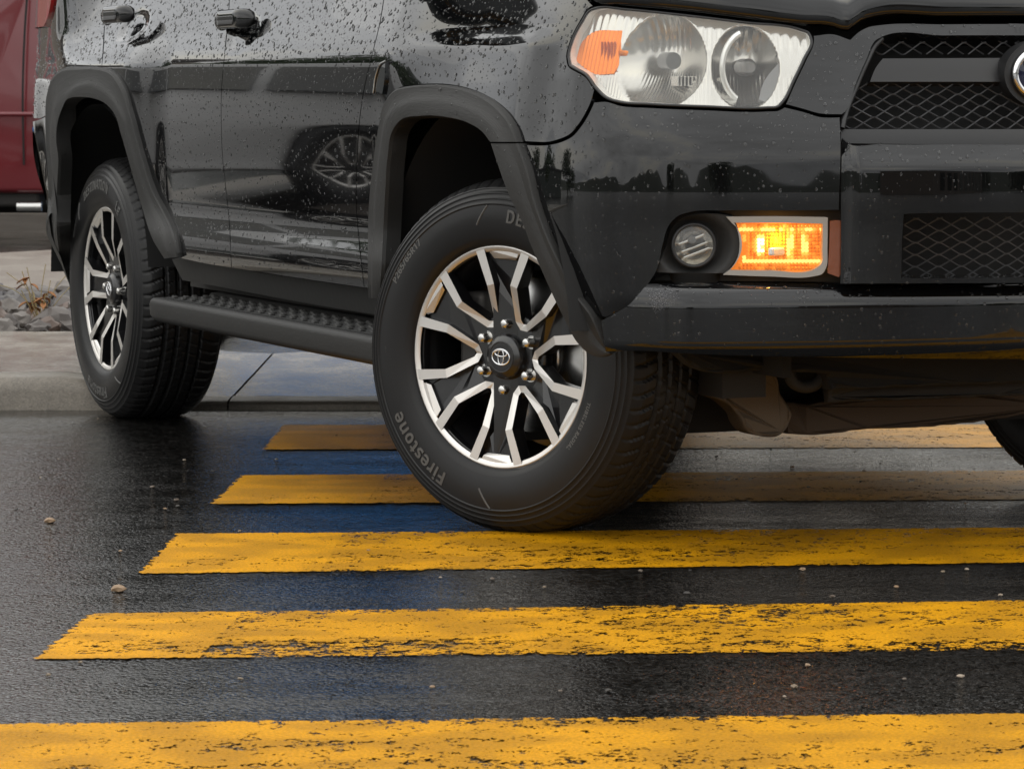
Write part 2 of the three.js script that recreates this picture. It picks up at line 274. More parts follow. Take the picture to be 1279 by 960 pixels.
{
  const slabMat = conc(.78, .76, .72, .38), kerbMat = conc(.8, .77, .72, .95), walk = top(new THREE.Group(), 'sidewalk', null, null, null, 'structure');
  for (let k = -7; k < 6; k++) {
    const x0 = -.84 + k * 1.5 + .004, x1 = -.84 + (k + 1) * 1.5 - .004, rows = [], n = 18;
    for (let i = 0; i <= n; i++) { const x = lerp(x0, x1, i / n), e = Math.min(i, n - i) === 0 ? .004 : 0, r = [V3(x, -.05, ZK - .17)]; for (let j = 0; j <= 6; j++) r.push(V3(x, walkH(x) + .006 - e + .004 * j / 6 + .0015 * N2(x * 1.7, j), ZK - .17 - 1.72 * j / 6)); r.push(V3(x, -.05, ZK - 1.89)); rows.push(r); }
    const g = loft(rows, { crease: .6 }); const p = g.attributes.position, uv = g.attributes.uv; for (let i = 0; i < p.count; i++) uv.setXY(i, p.getX(i) / 2.3 + k * .37, p.getZ(i) / 2.3); part('slab', g, slabMat, walk);
  }
  const kerb = top(new THREE.Group(), 'kerb', null, null, null, 'structure');
  for (let k = -4; k < 4; k++) {
    const x0 = -.84 + k * 3 + .003, x1 = x0 + 2.994, rows = []; for (let i = 0; i <= 30; i++) { const x = lerp(x0, x1, i / 30), h = walkH(x) + .004; const w = .003 * N2(x * 6, 1); rows.push([V3(x, -.05, ZK), V3(x, h * .55, ZK - .004 + w), V3(x, h - .022 * Math.min(1, h / .06), ZK - .012 + w), V3(x, h - .006 * Math.min(1, h / .06), ZK - .024), V3(x, h, ZK - .045), V3(x, h + .002, ZK - .162), V3(x, -.05, ZK - .164)]); }
    const g = loft(rows); const p = g.attributes.position, uv = g.attributes.uv; for (let i = 0; i < p.count; i++) uv.setXY(i, p.getX(i) / 1.6, (p.getZ(i) - p.getY(i)) / 1.6); part('kerb_stone', g, kerbMat, kerb);
  }
  // planting bed and the path behind it
  const bed = new THREE.PlaneGeometry(9, 2.7, 60, 18); bed.rotateX(-Math.PI / 2); { const p = bed.attributes.position; for (let i = 0; i < p.count; i++) p.setY(i, .06 + .03 * N2(p.getX(i) * 2, p.getZ(i) * 2)); bed.computeVertexNormals(); } bed.translate(-5.6, 0, ZK - 1.89 - 1.36);
  top(new THREE.Mesh(bed, std(.05, .04, .032, .9, 0, { bumpMap: asphalt.bump, bumpScale: .02 })), 'planting_bed', null, null, null, 'structure');
  const pathShape = new THREE.Shape([[-9, -14.5], [-9, -15.3], [-4.2, -16.2], [-2.2, -19.2], [3, -21], [3, -14.5]].map(([x, z]) => new THREE.Vector2(x, -z))); const pg = new THREE.ExtrudeGeometry(pathShape, { depth: .13, bevelEnabled: true, bevelSize: .01, bevelThickness: .01, bevelSegments: 2 }); pg.rotateX(-Math.PI / 2); pg.translate(0, -.05, 0);
  { const p = pg.attributes.position, uv = pg.attributes.uv; for (let i = 0; i < p.count; i++) uv.setXY(i, p.getX(i) / 3.1, p.getZ(i) / 3.1); } top(new THREE.Mesh(pg, conc(.66, .63, .59, .7)), 'path', null, null, null, 'structure');
}
// --- loose rocks in the bed
{
  const geos = []; for (let k = 0; k < 6; k++) { const g = mergeVertices(new THREE.IcosahedronGeometry(1, 2).deleteAttribute('uv').deleteAttribute('normal')); const p = g.attributes.position; for (let i = 0; i < p.count; i++) { const v = V3(p.getX(i), p.getY(i), p.getZ(i)); let s = 1 + .3 * N3(v.x * .9 + k * 5, v.y * .9, v.z * .9) + .1 * N3(v.x * 2.6, v.y * 2.6 + k * 3, v.z * 2.6); v.multiplyScalar(s); v.y *= .68; p.setXYZ(i, v.x, v.y, v.z); } geos.push(toCreasedNormals(g, .5)); }
  const mats = [[.075, .068, .066], [.10, .086, .078], [.062, .056, .06], [.12, .104, .092], [.10, .066, .05]].map(c => std(...c, .55, 0, { bumpMap: grit, bumpScale: .004 }));
  const spots = []; const r = rng(91);
  for (let k = 0; k < 64; k++) { const z = ZK - 2.0 - Math.pow(r(), .9) * 2.3, half = -z * 640 / FPX; const x = -half + (r() * .52 - .12) ; const s = .03 + .042 * r(); spots.push([x, z, s]); }
  spots.forEach(([x, z, s], k) => { const m = new THREE.Mesh(geos[k % 6], mats[(k * 3) % 5]); m.position.set(x, .085 + s * .3, z); m.scale.set(s * (1 + .3 * r()), s, s); m.rotation.set(r() * .6, r() * 6.3, r() * .6); top(m, 'gravel_rock', 'wet grey brown landscaping rock in the bed behind the sidewalk', 'rock', 'rocks in the planting bed'); });
}
// --- dry weed
{
  const at = onGround(50, 408, .09), w = top(new THREE.Group(), 'dry_weed', 'small dried brown weed with curled leaves among the rocks', 'plant'); w.position.copy(at);
  const r = rng(55), leafM = phys(.30, .13, .045, .8, 0, {}), stemM = std(.38, .30, .14, .8);
  for (let k = 0; k < 9; k++) { const a = r() * 6.3, l = .10 + .12 * r(), lean = .03 + .05 * r(); part('stem', tube([V3(0, 0, 0), V3(Math.cos(a) * lean * .5, l * .5, Math.sin(a) * lean * .5), V3(Math.cos(a) * lean, l, Math.sin(a) * lean)], .0016, 8, 5), stemM, w);
    for (let q = 0; q < 2; q++) { const rows = []; const f = .55 + .4 * r(), L = .03 + .025 * r(), b = r() * 6.3; for (let i = 0; i <= 6; i++) { const t = i / 6, wd = .011 * Math.sin(Math.PI * (.08 + .9 * t)), row = []; for (let j = -2; j <= 2; j++) row.push(V3(Math.cos(b) * L * t - Math.sin(b) * wd * j / 2, l * f - .02 * t * t + .006 * Math.abs(j) / 2, Math.sin(b) * L * t + Math.cos(b) * wd * j / 2).add(V3(Math.cos(a) * lean * f, 0, Math.sin(a) * lean * f))); rows.push(row); } part('leaf', loft(rows), leafM, w); } }
  for (let k = 0; k < 5; k++) { const s = -1 + k * .55; part('grass_blade', tube([V3(.0, 0, 0), V3(s * .08, .13, .02), V3(s * .26, .17 + .03 * k, .03)], .0014, 12, 4), stemM, w); }
}
// --- pebbles scattered over the wet road
{
  const geos = []; for (let k = 0; k < 4; k++) { const g = mergeVertices(new THREE.IcosahedronGeometry(1, 1).deleteAttribute('uv').deleteAttribute('normal')); const p = g.attributes.position; for (let i = 0; i < p.count; i++) { const s = 1 + .28 * N3(p.getX(i) * 1.2 + k * 7, p.getY(i) * 1.2, p.getZ(i) * 1.2); p.setXYZ(i, p.getX(i) * s, p.getY(i) * s * .6, p.getZ(i) * s); } geos.push(toCreasedNormals(g, .6)); }
  const mats = [[.26, .17, .10], [.2, .15, .1], [.3, .24, .18], [.13, .10, .075], [.04, .035, .03]].map(c => std(...c, .5));
  const put = (px, py, s, k, label) => { const p = onGround(px, py), m = new THREE.Mesh(geos[k % 4], mats[k % 5]); m.position.set(p.x, s * .32 + .0024, p.z); m.scale.set(s * 1.25, s, s); m.rotation.y = k * 2.3; top(m, 'pebble', label || 'small tan or dark pebble lying on the wet crosswalk', 'pebble', label ? undefined : 'pebbles on the road'); };
  put(148, 739, .0115, 0, 'largest tan stone on the road by the worn bar'); put(62, 653, .010, 0, 'flat reddish brown stone chip left of the bars');
  const list = [[122, 524], [50, 598], [220, 626], [222, 634], [206, 637], [299, 665], [230, 576], [72, 575], [20, 638], [60, 651], [100, 829], [550, 723], [615, 725], [578, 741], [460, 689], [835, 572], [850, 590], [895, 572], [963, 563], [990, 585], [1068, 566], [1080, 590], [1100, 580], [1075, 603], [1206, 630], [920, 600], [1010, 610], [800, 715], [862, 714], [1003, 713], [1178, 716], [1208, 713], [1040, 747], [858, 743], [1009, 833], [992, 860], [1200, 847], [700, 865], [120, 628], [150, 690], [300, 850], [980, 872], [420, 545], [760, 865], [540, 860], [60, 845], [345, 575], [190, 610], [265, 590], [1120, 735], [680, 735], [1250, 745], [1130, 850]];
  list.forEach(([x, y], k) => put(x, y, .0026 + .0028 * rnd(), k + 1));
}
// ================================================================ the dark sport utility vehicle
const suv = top(new THREE.Group(), 'parked_suv', 'rain beaded black sport utility vehicle with turned front wheel over the crosswalk', 'car');
suv.position.copy(CAR); suv.rotation.y = CAR_TURN;
const PLAN = [[-3.9, 0], [-3.89, .4], [-3.86, .62], [-3.77, .76], [-3.58, .848], [-3.2, .884], [-2.79, .902], [-2.2, .906], [-1.4, .91], [-.5, .91], [0, .905], [.3, .895], [.47, .872], [.58, .83], [.66, .76], [.72, .66], [.78, .52], [.835, .35], [.87, .15], [.878, 0]];
const sideProf = table([[.3, -.05], [.42, -.02], [.47, .002], [.51, .017], [.555, .016], [.60, .001], [.63, -.003], [.66, -.001], [.75, .005], [.86, .008], [.95, .005], [1.0, .001], [1.03, -.006], [1.08, -.026], [1.14, -.053], [1.25, -.1], [1.4, -.16]], .011);
const fenderProf = table([[.3, -.07], [.42, -.036], [.5, -.018], [.58, -.006], [.64, -.0], [.70, .004], [.76, .003], [.82, -.003], [.88, -.012], [.95, -.026], [1.02, -.043], [1.08, -.062], [1.14, -.09], [1.25, -.15], [1.4, -.2]], .014);
const frontProf = table([[.3, -.08], [.45, -.03], [.52, -.004], [.6, 0], [.66, .002], [.72, .008], [.80, .006], [.84, 0], [.87, -.012], [.90, -.031], [.93, -.045], [.98, -.06], [1.05, -.09], [1.10, -.12], [1.13, -.15], [1.2, -.24], [1.4, -.4]], .009);
const dimples = [];
const bodyProf = (t, v, u, s) => {
  const w = s === 0 ? 1 : sst(.46, .70, u);
  let sp = lerp(sideProf(v), fenderProf(v), sst(-.45, 0, u)); if (v > 1) sp = lerp(sp, Math.max(sp, -.004 + (sp + .004) * .15), sst(-2.7, -3.3, u));
  let d = lerp(sp, frontProf(v), w);
  d += .016 * sst(.40, .26, u) * sst(-.5, -.05, u) * sst(1.065, 1.02, v) * sst(.5, .6, v);
  d += .030 * sst(-2.0, -2.36, u) * lerp(sst(1.12, 1.0, v), 1, sst(-2.9, -3.3, u)) * sst(-3.45, -2.95, u) * sst(.42, .6, v);
  for (const q of dimples) { const k = Math.hypot((u - q[0]) / q[2], (v - q[1]) / q[3]); if (k < 1.3) d -= q[4] * (1 - sst(.55, 1.2, k)); }
  return d;
};
const body = new Surf(PLAN, bodyProf);
const flat = s => new Surf([[-3.95, s * .99], [-2, s], [.7, s], [1.2, s * .99], [1.21, 0]], () => 0, .01);
const both = (name, g, mat, label) => { const a = part(name, g, mat, suv, label); part(name, mirrorZ(g), mat, suv); return a; };
const bp = (pts, o = {}) => panel(body, outline(body, pts, o.hitoff ?? (typeof o.off === 'number' ? o.off : 0)), o);

// door handle hollows
for (const [x, y] of [[304, 36], [169, 29]]) { const h = body.hit(x, y), b = body.base(h[0]); dimples.push([b[0], h[1] - .010, .12, .046, .006]); }

// seams shared by neighbouring panels (photo pixels)
const seamQ = [[145, -34], [138, 8], [131, 28], [129, 55], [126, 92]];
const seamD = [[288, -34], [285, 20], [280, 71], [276.5, 110], [276, 150], [278, 200], [283, 245], [287, 290], [288, 318], [289, 335]];
const seamF = [[484, -34], [474, 30], [462, 79], [453, 120], [449, 150], [446, 200], [445, 255], [447, 285], [451, 325], [455, 360]];
const flareRearOut = [[66, 265], [62, 200], [60, 143], [62, 113], [69, 94], [81, 84.5], [102, 83], [124, 84], [143, 90], [154, 105], [165, 139], [180, 195], [195, 240], [210, 268], [220, 290], [226, 321]];
const flareRearIn = [[84, 358], [75, 338], [67.5, 300], [66.5, 250], [69, 195], [72, 150], [77, 131], [86, 122.5], [100, 121], [113, 122], [131, 129], [143, 143], [150, 165], [161, 203], [176, 255], [191, 300], [205, 323]];
const flareFrontOut = [[464, 372], [463.5, 320], [464, 263], [469, 210], [477, 158], [486, 124], [497, 111.5], [516, 107], [537, 105.5], [558, 106], [588, 112], [614, 124], [633, 141], [646, 161], [651, 177]];
const flareFrontIn = [[474, 372], [477, 320], [481, 240], [484, 195], [491, 161], [501, 149], [524, 144.5], [558, 146], [584, 153], [603, 165], [612, 177]];
const flareLowOut = [[652, 179], [663, 210], [674, 255], [689, 296], [704, 328], [720, 362], [743, 393], [755, 421], [764, 440]];
const flareLowIn = [[613, 179], [621, 203], [636, 244], [650, 272], [664, 308], [680, 345], [705, 398], [723, 430], [735, 441], [748, 446], [764, 442]];
const headlight = [[710, 72], [715, 50], [727, 27], [737, 13], [748, 9.5], [780, 11.5], [850, 18.5], [930, 28], [1000, 37], [1010, 41], [1014, 50], [1004, 75], [992, 100], [978, 127], [972, 133], [958, 134.5], [880, 133], [810, 130], [775, 127.5], [757, 122], [744, 110], [731, 93], [719, 86], [712, 82]];
const rev = a => a.slice().reverse();

// --- body sides
both('quarter_panel', panel(body, outline(body, [...seamQ, [124, 84, 1], [102, 83], [81, 84.5], [69, 94], [62, 113], [60, 143, 1], [50, 148.5]], 0, false).concat((() => { const t = body.tAt(-3.8), v = body.hit(50, 148)[1]; return [[t, v], [t, 1.27]]; })()), { step: .016 }), M.paint);
both('rear_door', bp([...seamQ, [143, 90, 1], [154, 105], [165, 139], [180, 195], [195, 240], [210, 268], [220, 290], [226, 323, 1], [250, 328.5], [289, 335, 1], ...rev(seamD).slice(1)], { step: .012 }), M.paint);
both('front_door', bp([...seamD, [370, 347.5], [455, 360, 1], ...rev(seamF).slice(1)], { step: .012 }), M.paint);
both('fender', bp([...seamF, [464, 361, 1], [464, 263], [469, 210], [477, 158], [486, 124], [497, 111.5], [516, 107], [537, 105.5], [558, 106], [588, 112], [614, 124], [633, 141], [646, 161], [651, 177, 1], [668, 178], [685, 178], [700, 174], [711, 169], [722, 157], [731, 143], [739, 126], [743, 112, 1], [731, 95], [719, 88], [711, 83], [708, 72], [713, 50], [725, 26], [735, 11], [741, 7, 1], [733, -3], [728, -14, 1]], { step: .012 }), M.paint);
// --- nose
both('bumper_cover', bp([[655, 180, 1], [685, 180], [702, 176], [714, 170], [725, 158], [734, 144], [742, 127, 1], [757, 126], [775, 131], [810, 133.5], [880, 136.5], [958, 138], [974, 136.5], [980, 133, 1], [1003, 138.5], [1025, 145], [1050, 145.5, 1], [1051, 165], [1049, 263, 1], [990, 264], [905, 264], [862, 266], [847, 271], [836, 283], [829, 305], [820, 340], [812, 353, 1], [792, 377], [758, 397, 1], [745, 394], [722, 362], [706, 328], [691, 296], [676, 255], [665, 210]], { step: .01, depth: .03 }), M.paint);
both('grille_surround', bp([[1016, 44, 1], [1041, 42], [1062, 49, 1], [1073, 39], [1085, 33], [1100, 30.5], [1180, 29.5], [1316, 29, 1], [1316, 45, 1], [1180, 45], [1104, 46], [1096, 50], [1083, 75], [1070, 105], [1057, 139], [1052, 143.5, 1], [1025, 142.5], [1003, 136.5], [981, 130.5, 1], [994, 101], [1006, 76], [1016, 52]], { step: .01, depth: .05, gap: .0015 }), M.paint);

// centre bumper, standing proud, with the lower grille opening
const tC = body.hit(1051, 250)[0];
const cenOff = (t, v) => .034 * sst(-.004, .03, Math.min(t, 2 * body.mid - t) - tC) - .028 * sst(.775, .855, v) + .004;
{
  const P = outline(body, [[1052, 172, 1], [1058, 178], [1100, 180], [1200, 180.5], [1316, 181, 1], [1316, 265, 1], [1200, 265.5], [1140, 266.5], [1129, 267, 1], [1127, 300], [1126, 347, 1], [1140, 347.5], [1200, 347], [1316, 346, 1], [1316, 353, 1], [1200, 353.5], [1050, 354, 1], [1050.5, 300], [1051, 240]], cenOff);
  both('center_bumper', panel(body, P, { off: cenOff, step: .008, depth: .06, gap: 0 }), M.paint);
}
// dark ledge under the grille
both('grille_ledge', bp([[1050, 160, 1], [1316, 160, 1], [1316, 184, 1], [1049, 180, 1]], { off: -.022, step: .02 }), M.trim);
// lower lip of the bumper
const lipProf = table([[.3, -.1], [.39, -.04], [.41, -.012], [.43, .002], [.48, .004], [.515, .005], [.535, 0], [.55, -.012], [.562, -.035], [.575, -.075], [.7, -.1]], .006);
const lip = new Surf([[-3.9, 0], [-3.8, .6], [-3.4, .85], [-1, .9], [.0, .905], [.36, .90], [.5, .885], [.58, .862], [.64, .825], [.70, .765], [.735, .70], [.79, .52], [.83, .34], [.855, .15], [.86, 0]], (t, v) => lipProf(v), .02);
both('bumper_lip', panel(lip, outline(lip, [[759, 400, 1], [775, 390], [792, 379], [803, 366], [813, 354, 1], [840, 353], [1030, 353], [1180, 352.5], [1316, 352, 1], [1316, 447, 1], [1200, 447], [1030, 445], [870, 441], [790, 437], [764, 438, 1]], -.02), { step: .01, depth: .05, gap: 0 }), M.paint);
// --- hood: front lip follows the gap above the lamps and grille
{
  const edge = resample(bend([[729, -12], [740, 1], [780, 6], [850, 12.5], [930, 22], [1003, 31], [1040, 33.5], [1057, 40], [1066, 34], [1078, 26], [1094, 21.5], [1180, 21], [1316, 21]], false).map(([x, y]) => body.hit(x, y, .012)).filter(Boolean).map(h => V3(h[0], h[1], 0)), 70);
  const rows = edge.map(h => {
    const p = body.point(h.x, h.y, .012), n = body.normal(h.x, h.y, 0); n.y = 0; n.normalize(); const z = p.z, f = Math.abs(z) / .9;
    const L = [p.clone().addScaledVector(n, -.03), p.clone().addScaledVector(n, -.004).setY(p.y - .001), p.clone().addScaledVector(n, .002).setY(p.y + .005), p.clone().addScaledVector(n, .0035).setY(p.y + .022), p.clone().addScaledVector(n, -.001).setY(p.y + .044), p.clone().addScaledVector(n, -.018).setY(p.y + .066), p.clone().addScaledVector(n, -.10).setY(p.y + .086)];
    const yb = 1.235 - .05 * f * f, q = L[6];
    for (let k = 1; k <= 8; k++) { const a = k / 8; L.push(V3(lerp(q.x, -.72, a), lerp(q.y, yb, 1 - (1 - a) ** 2), lerp(q.z, z * .98, a))); }
    return L;
  });
  both('hood', loft(rows), M.paint);
}
// fender crowns closing the gap to the hood, and the cowl below the glass
{ const rows = []; for (let i = 0; i <= 20; i++) { const u = lerp(-.8, .40, i / 20), t = body.tAt(u), v = 1.2 - .07 * sst(-.3, .42, u), p = body.point(t, v - .03), q = body.point(t, v); rows.push([p, q, V3(q.x - .01, q.y + .012, q.z - .05), V3(q.x - .03, q.y + .004, q.z - .16), V3(q.x - .05, q.y - .03, q.z - .34)]); } both('fender_crown', loft(rows), M.paint); part('cowl', box(.3, .06, 1.5, -.72, 1.19, 0, .02), M.trim, suv); }
// --- doors' upper frames, glass and roof (above the picture)
{
  const sec = (u0, u1, a, b) => { const r = []; for (let i = 0; i <= 6; i++) { const f = i / 6, u = lerp(u0, u1, f); r.push([V3(u, 1.27, .83), V3(lerp(a[0], b[0], f), a[1], a[2])]); } return r; };
  const g1 = loft([[V3(-3.62, 1.27, .80), V3(-3.45, 1.66, .66)], [V3(-2.35, 1.27, .845), V3(-2.35, 1.7, .68)]]), g2 = loft([[V3(-2.28, 1.27, .845), V3(-2.28, 1.7, .68)], [V3(-1.42, 1.27, .85), V3(-1.42, 1.72, .69)]]), g3 = loft([[V3(-1.34, 1.27, .85), V3(-1.34, 1.72, .69)], [V3(-.62, 1.27, .84), V3(-1.05, 1.66, .68)]]);
  for (const g of [g1, g2, g3]) both('side_window', g, M.dark_glass);
  for (const [a, b] of [[[-2.35, 1.27, .85], [-2.28, 1.71, .685]], [[-1.42, 1.27, .855], [-1.34, 1.73, .695]]]) both('pillar', tube([V3((a[0] + b[0]) / 2, a[1], a[2] - .01), V3((a[0] + b[0]) / 2, b[1], b[2] - .01)], .045, 4, 8), M.paint);
  both('pillar', tube([V3(-.56, 1.27, .83), V3(-.8, 1.45, .76), V3(-1.12, 1.68, .67)], .04, 10, 8), M.paint);
  both('belt_molding', tube([V3(-3.6, 1.275, .82), V3(-2.3, 1.275, .865), V3(-1, 1.275, .87), V3(-.55, 1.275, .85)], .016, 20, 8), M.trim);
  part('windshield', loft([[V3(-.7, 1.2, -.82), V3(-.55, 1.22, -.4), V3(-.5, 1.23, 0), V3(-.55, 1.22, .4), V3(-.7, 1.2, .82)], [V3(-1.15, 1.69, -.66), V3(-1.05, 1.72, -.35), V3(-1.02, 1.73, 0), V3(-1.05, 1.72, .35), V3(-1.15, 1.69, .66)]]), M.dark_glass, suv);
  const roof = []; for (let i = 0; i <= 12; i++) { const u = lerp(-3.55, -1.03, i / 12), y = 1.7 + .055 * Math.sin(Math.PI * (.15 + .8 * i / 12)), r = []; for (let k = -8; k <= 8; k++) { const f = k / 8; r.push(V3(u, y - .06 * Math.abs(f) ** 4, f * .7)); } roof.push(r); }
  part('roof', loft(roof), M.paint, suv);
  part('tailgate', loft([[V3(-3.86, .55, -.7), V3(-3.9, .55, 0), V3(-3.86, .55, .7)], [V3(-3.84, 1.1, -.76), V3(-3.9, 1.1, 0), V3(-3.84, 1.1, .76)], [V3(-3.52, 1.68, -.66), V3(-3.58, 1.72, 0), V3(-3.52, 1.68, .66)]]), M.paint, suv);
  const mir = sub('door_mirror', suv);
  for (const s of [1, -1]) { const g = new RoundedBoxGeometry(.11, .17, .22, 4, .045); g.translate(-.62, 1.35, s * 1.04); part('mirror_shell', g, M.paint, mir); part('mirror_arm', box(.07, .05, .16, -.6, 1.26, s * .9, .02), M.trim, mir); }
}
// --- dark inner structure that closes the body
part('inner_structure', merge([box(1.62, .66, 1.66, -1.4, .83, 0), box(1.5, .55, .78, -2.9, .85, 0), box(1.2, .5, .8, 0, .83, 0), box(.3, .6, 1.5, -3.62, .85, 0)]), M.gap, suv);
part('floor_pan', merge([box(3.9, .1, .86, -1.6, .46, 0), box(1.55, .08, 1.62, -1.38, .45, 0), box(3.9, .12, .1, -1.55, .36, .44), box(3.9, .12, .1, -1.55, .36, -.44)]), M.under, suv);
part('rear_axle', merge([cyl(.045, .045, 1.36, 12).rotateX(Math.PI / 2).translate(-2.79, .37, 0), new THREE.SphereGeometry(.13, 16, 10).translate(-2.79, .37, .05)]), M.under, suv);
// wheel house liners
for (const [u, rx] of [[0, .52], [-2.79, .50]]) {
  const rows = []; for (let i = 0; i <= 24; i++) { const a = lerp(.16, Math.PI - (u ? .05 : .1), i / 24); rows.push([V3(u + rx * Math.cos(a), .372 + .53 * Math.sin(a), .42), V3(u + rx * Math.cos(a), .372 + .53 * Math.sin(a), .885)]); }
  both('wheel_house_liner', loft(rows), M.liner); both('wheel_house_wall', box(1.06, .62, .02, u, .66, .41), M.liner);
}
// rear bumper and tail lamp
both('rear_bumper', panel(body, outline(body, [[41.5, 152, 1], [50, 149.5], [60, 145, 1], [62, 200], [66, 262, 1]]).concat((() => { const t = body.tAt(-3.8); return [[t, .55], [t, .80]]; })()), { off: .004, step: .02, gap: 0 }), M.paint);
both('tail_lamp', panel(body, (() => { const a = outline(body, [[66, -34], [62, 8], [58, 24], [54, 33]], .01, false), t = body.tAt(-3.78), v = a[a.length - 1][1]; return [...a, [t, v], [t, a[0][1]]]; })(), { off: .010, step: .02, gap: 0 }), phys(.45, .02, .02, .12, 0, { clearcoat: 1 }));
// ---------------------------------------------------------------- wheel arch flares
function flare(outPx, inPx, n = 70, w0 = .019, uMin = -9) {
  const A = resample(bend(outPx, false).map(([x, y]) => V3(x, y, 0)), n), B = resample(bend(inPx, false).map(([x, y]) => V3(x, y, 0)), n), rows = [];
  for (let i = 0; i < n; i++) {
    const a = body.hit(A[i].x, A[i].y, .004, true), b = body.hit(B[i].x, B[i].y, w0, true); if (!a || !b) continue;
    const tm = body.tAt(uMin); if (uMin > -9) { a[0] = Math.max(a[0], tm); b[0] = Math.max(b[0], tm + .018); } const wOut = w0 * lerp(1, .5, sst(-2.95, -3.2, body.base(a[0])[0]));
    const P = (k, o) => body.point(lerp(a[0], b[0], k), lerp(a[1], b[1], k), o), nb = body.normal(b[0], b[1], 0);
    const I = P(1, wOut), dir = P(1, wOut).sub(P(.8, wOut)).normalize();
    rows.push([P(0, -.012), P(0, .006), P(.02, .012), P(.06, .0145), P(.30, wOut * .78), P(.44, wOut * .96), P(.50, wOut * 1.04), P(.58, wOut * 1.07), P(.93, wOut * 1.04), I, I.clone().addScaledVector(nb, -.008).addScaledVector(dir, .003), I.clone().addScaledVector(nb, -.03).addScaledVector(dir, .001), I.clone().addScaledVector(nb, -.042)]);
  }
  return loft(rows, { crease: .32 });
}
both('wheel_arch_flare', flare(flareRearOut, flareRearIn, 90, .019, -3.25), M.plastic);
both('wheel_arch_flare', flare(flareFrontOut, flareFrontIn, 80), M.plastic);
both('wheel_arch_flare', flare(flareLowOut, flareLowIn, 60, .016), M.plastic);

// ---------------------------------------------------------------- sill and running board
{
  const S = flat(.9);
  const sill = outline(S, [[205, 324, 1], [226, 322], [289, 336], [370, 349], [466, 363, 1], [466, 396, 1], [370, 380], [250, 357], [212, 350, 1]], 0);
  both('sill_cover', panel(S, sill, { step: .03, depth: .1, gap: 0, off: (t, v) => -.02 - .25 * (.49 - v) }), M.plastic);
  // step board
  const o0 = onPlane(186, 384, 'z', 1.0), o1 = onPlane(462, 437, 'z', 1.0); const yT = .395, u0 = o0.x, u1 = o1.x + .1;
  const prof = [[.80, .005], [.80, -.05], [.95, -.064], [.982, -.062], [.996, -.054], [1.003, -.044], [1.005, -.012], [1.002, -.003], [.996, .001], [.985, .002], [.955, .002], [.84, .002], [.835, .012], [.81, .014]];
  const rows = []; const us = [u0, u0 + .004, u0 + .02, u0 + .06]; for (let k = 0; k <= 20; k++) us.push(lerp(u0 + .1, u1 - .1, k / 20)); us.push(u1 - .06, u1 - .02, u1 - .004, u1);
  us.forEach((u, i) => { const e = Math.min(i, us.length - 1 - i), k = [.55, .85, .96, .99][e] ?? 1; const cy = -.03; rows.push(prof.map(([z, y]) => V3(u, yT + cy + (y - cy) * (e < 2 ? k : 1), e < 4 ? .8 + (z - .8) * (.86 + .14 * k) : z))); });
  const cap = (r, f) => { const g = new THREE.BufferGeometry(), c = r.reduce((a, p) => a.add(p), V3(0, 0, 0)).divideScalar(r.length), q = []; for (let i = 0; i < r.length; i++) { const a = r[i], b = r[(i + 1) % r.length]; for (const p of (f ? [c, a, b] : [c, b, a])) q.push(p.x, p.y, p.z); } g.setAttribute('position', new THREE.Float32BufferAttribute(q, 3)); g.computeVertexNormals(); return g; };
  const step = sub('running_board', suv);
  const gb = merge([loft(rows, { close: true }), cap(rows[0], true), cap(rows[rows.length - 1], false)]);
  part('board', gb, M.plastic, step); 
  // rubber tread studs in rows
  const pad = []; let n = 0; for (let u = u0 + .09; u < u1 - .08; u += .038) { for (let k = 0; k < 5; k++) { const z = .85 + k * .027 + (n % 2) * .012; pad.push(new RoundedBoxGeometry(.020, .008, .013, 1, .003).translate(u + (k % 2) * .012, yT + .006, z)); } n++; }
  part('tread_studs', merge(pad), M.plastic, step).userData.kind = 'stuff';
  part('tread_pad', box(u1 - u0 - .14, .004, .14, (u0 + u1) / 2, yT + .003, .912), M.gap, step);
  for (const u of [u0 + .35, (u0 + u1) / 2, u1 - .4]) part('bracket', box(.05, .03, .5, u, .345, .62), M.under, step);
  const left = sub('running_board', suv); part('board', mirrorZ(gb), M.plastic, left);
}
// ---------------------------------------------------------------- door handles
for (const [x, y, sc] of [[304, 30, 1], [169, 24, 1]]) {
  const h = body.hit(x, y), b = body.base(h[0]), g = sub('door_handle', suv); const P = (du, dv, o) => { const t = body.tAt(b[0] + du); const p = body.base(t); return V3(p[0] + p[2] * (sideProf(h[1]) + o), h[1] + dv, p[1] + p[3] * (sideProf(h[1]) + o)); };
  const bulge = b[0] < -2 ? .028 * sst(-2.0, -2.36, b[0]) : 0;
  const rows = []; for (let i = 0; i <= 20; i++) { const f = i / 20, du = lerp(-.115, .14, f), e = Math.sqrt(Math.max(.02, Math.min(1, 9 * Math.min(f, 1 - f) + .02))), o = bulge + .012 + .022 * sst(0, .25, f) * sst(1, .75, f), r = []; for (let k = 0; k < 16; k++) { const a = k / 16 * 2 * Math.PI, c = Math.cos(a), q = Math.sin(a); r.push(P(du, .012 + .024 * Math.sign(q) * Math.abs(q) ** .75 * e, o + .013 * Math.sign(c) * Math.abs(c) ** .8 * e)); } rows.push(r); }
  part('grip', loft(rows, { close: true }), M.paint, g);
  const kc = new THREE.SphereGeometry(.027, 18, 12); kc.scale(1.1, 1, .7); const q = P(-.105, .012, bulge + .016); kc.translate(q.x, q.y, q.z); part('lock_cover', kc, M.paint, g);
}
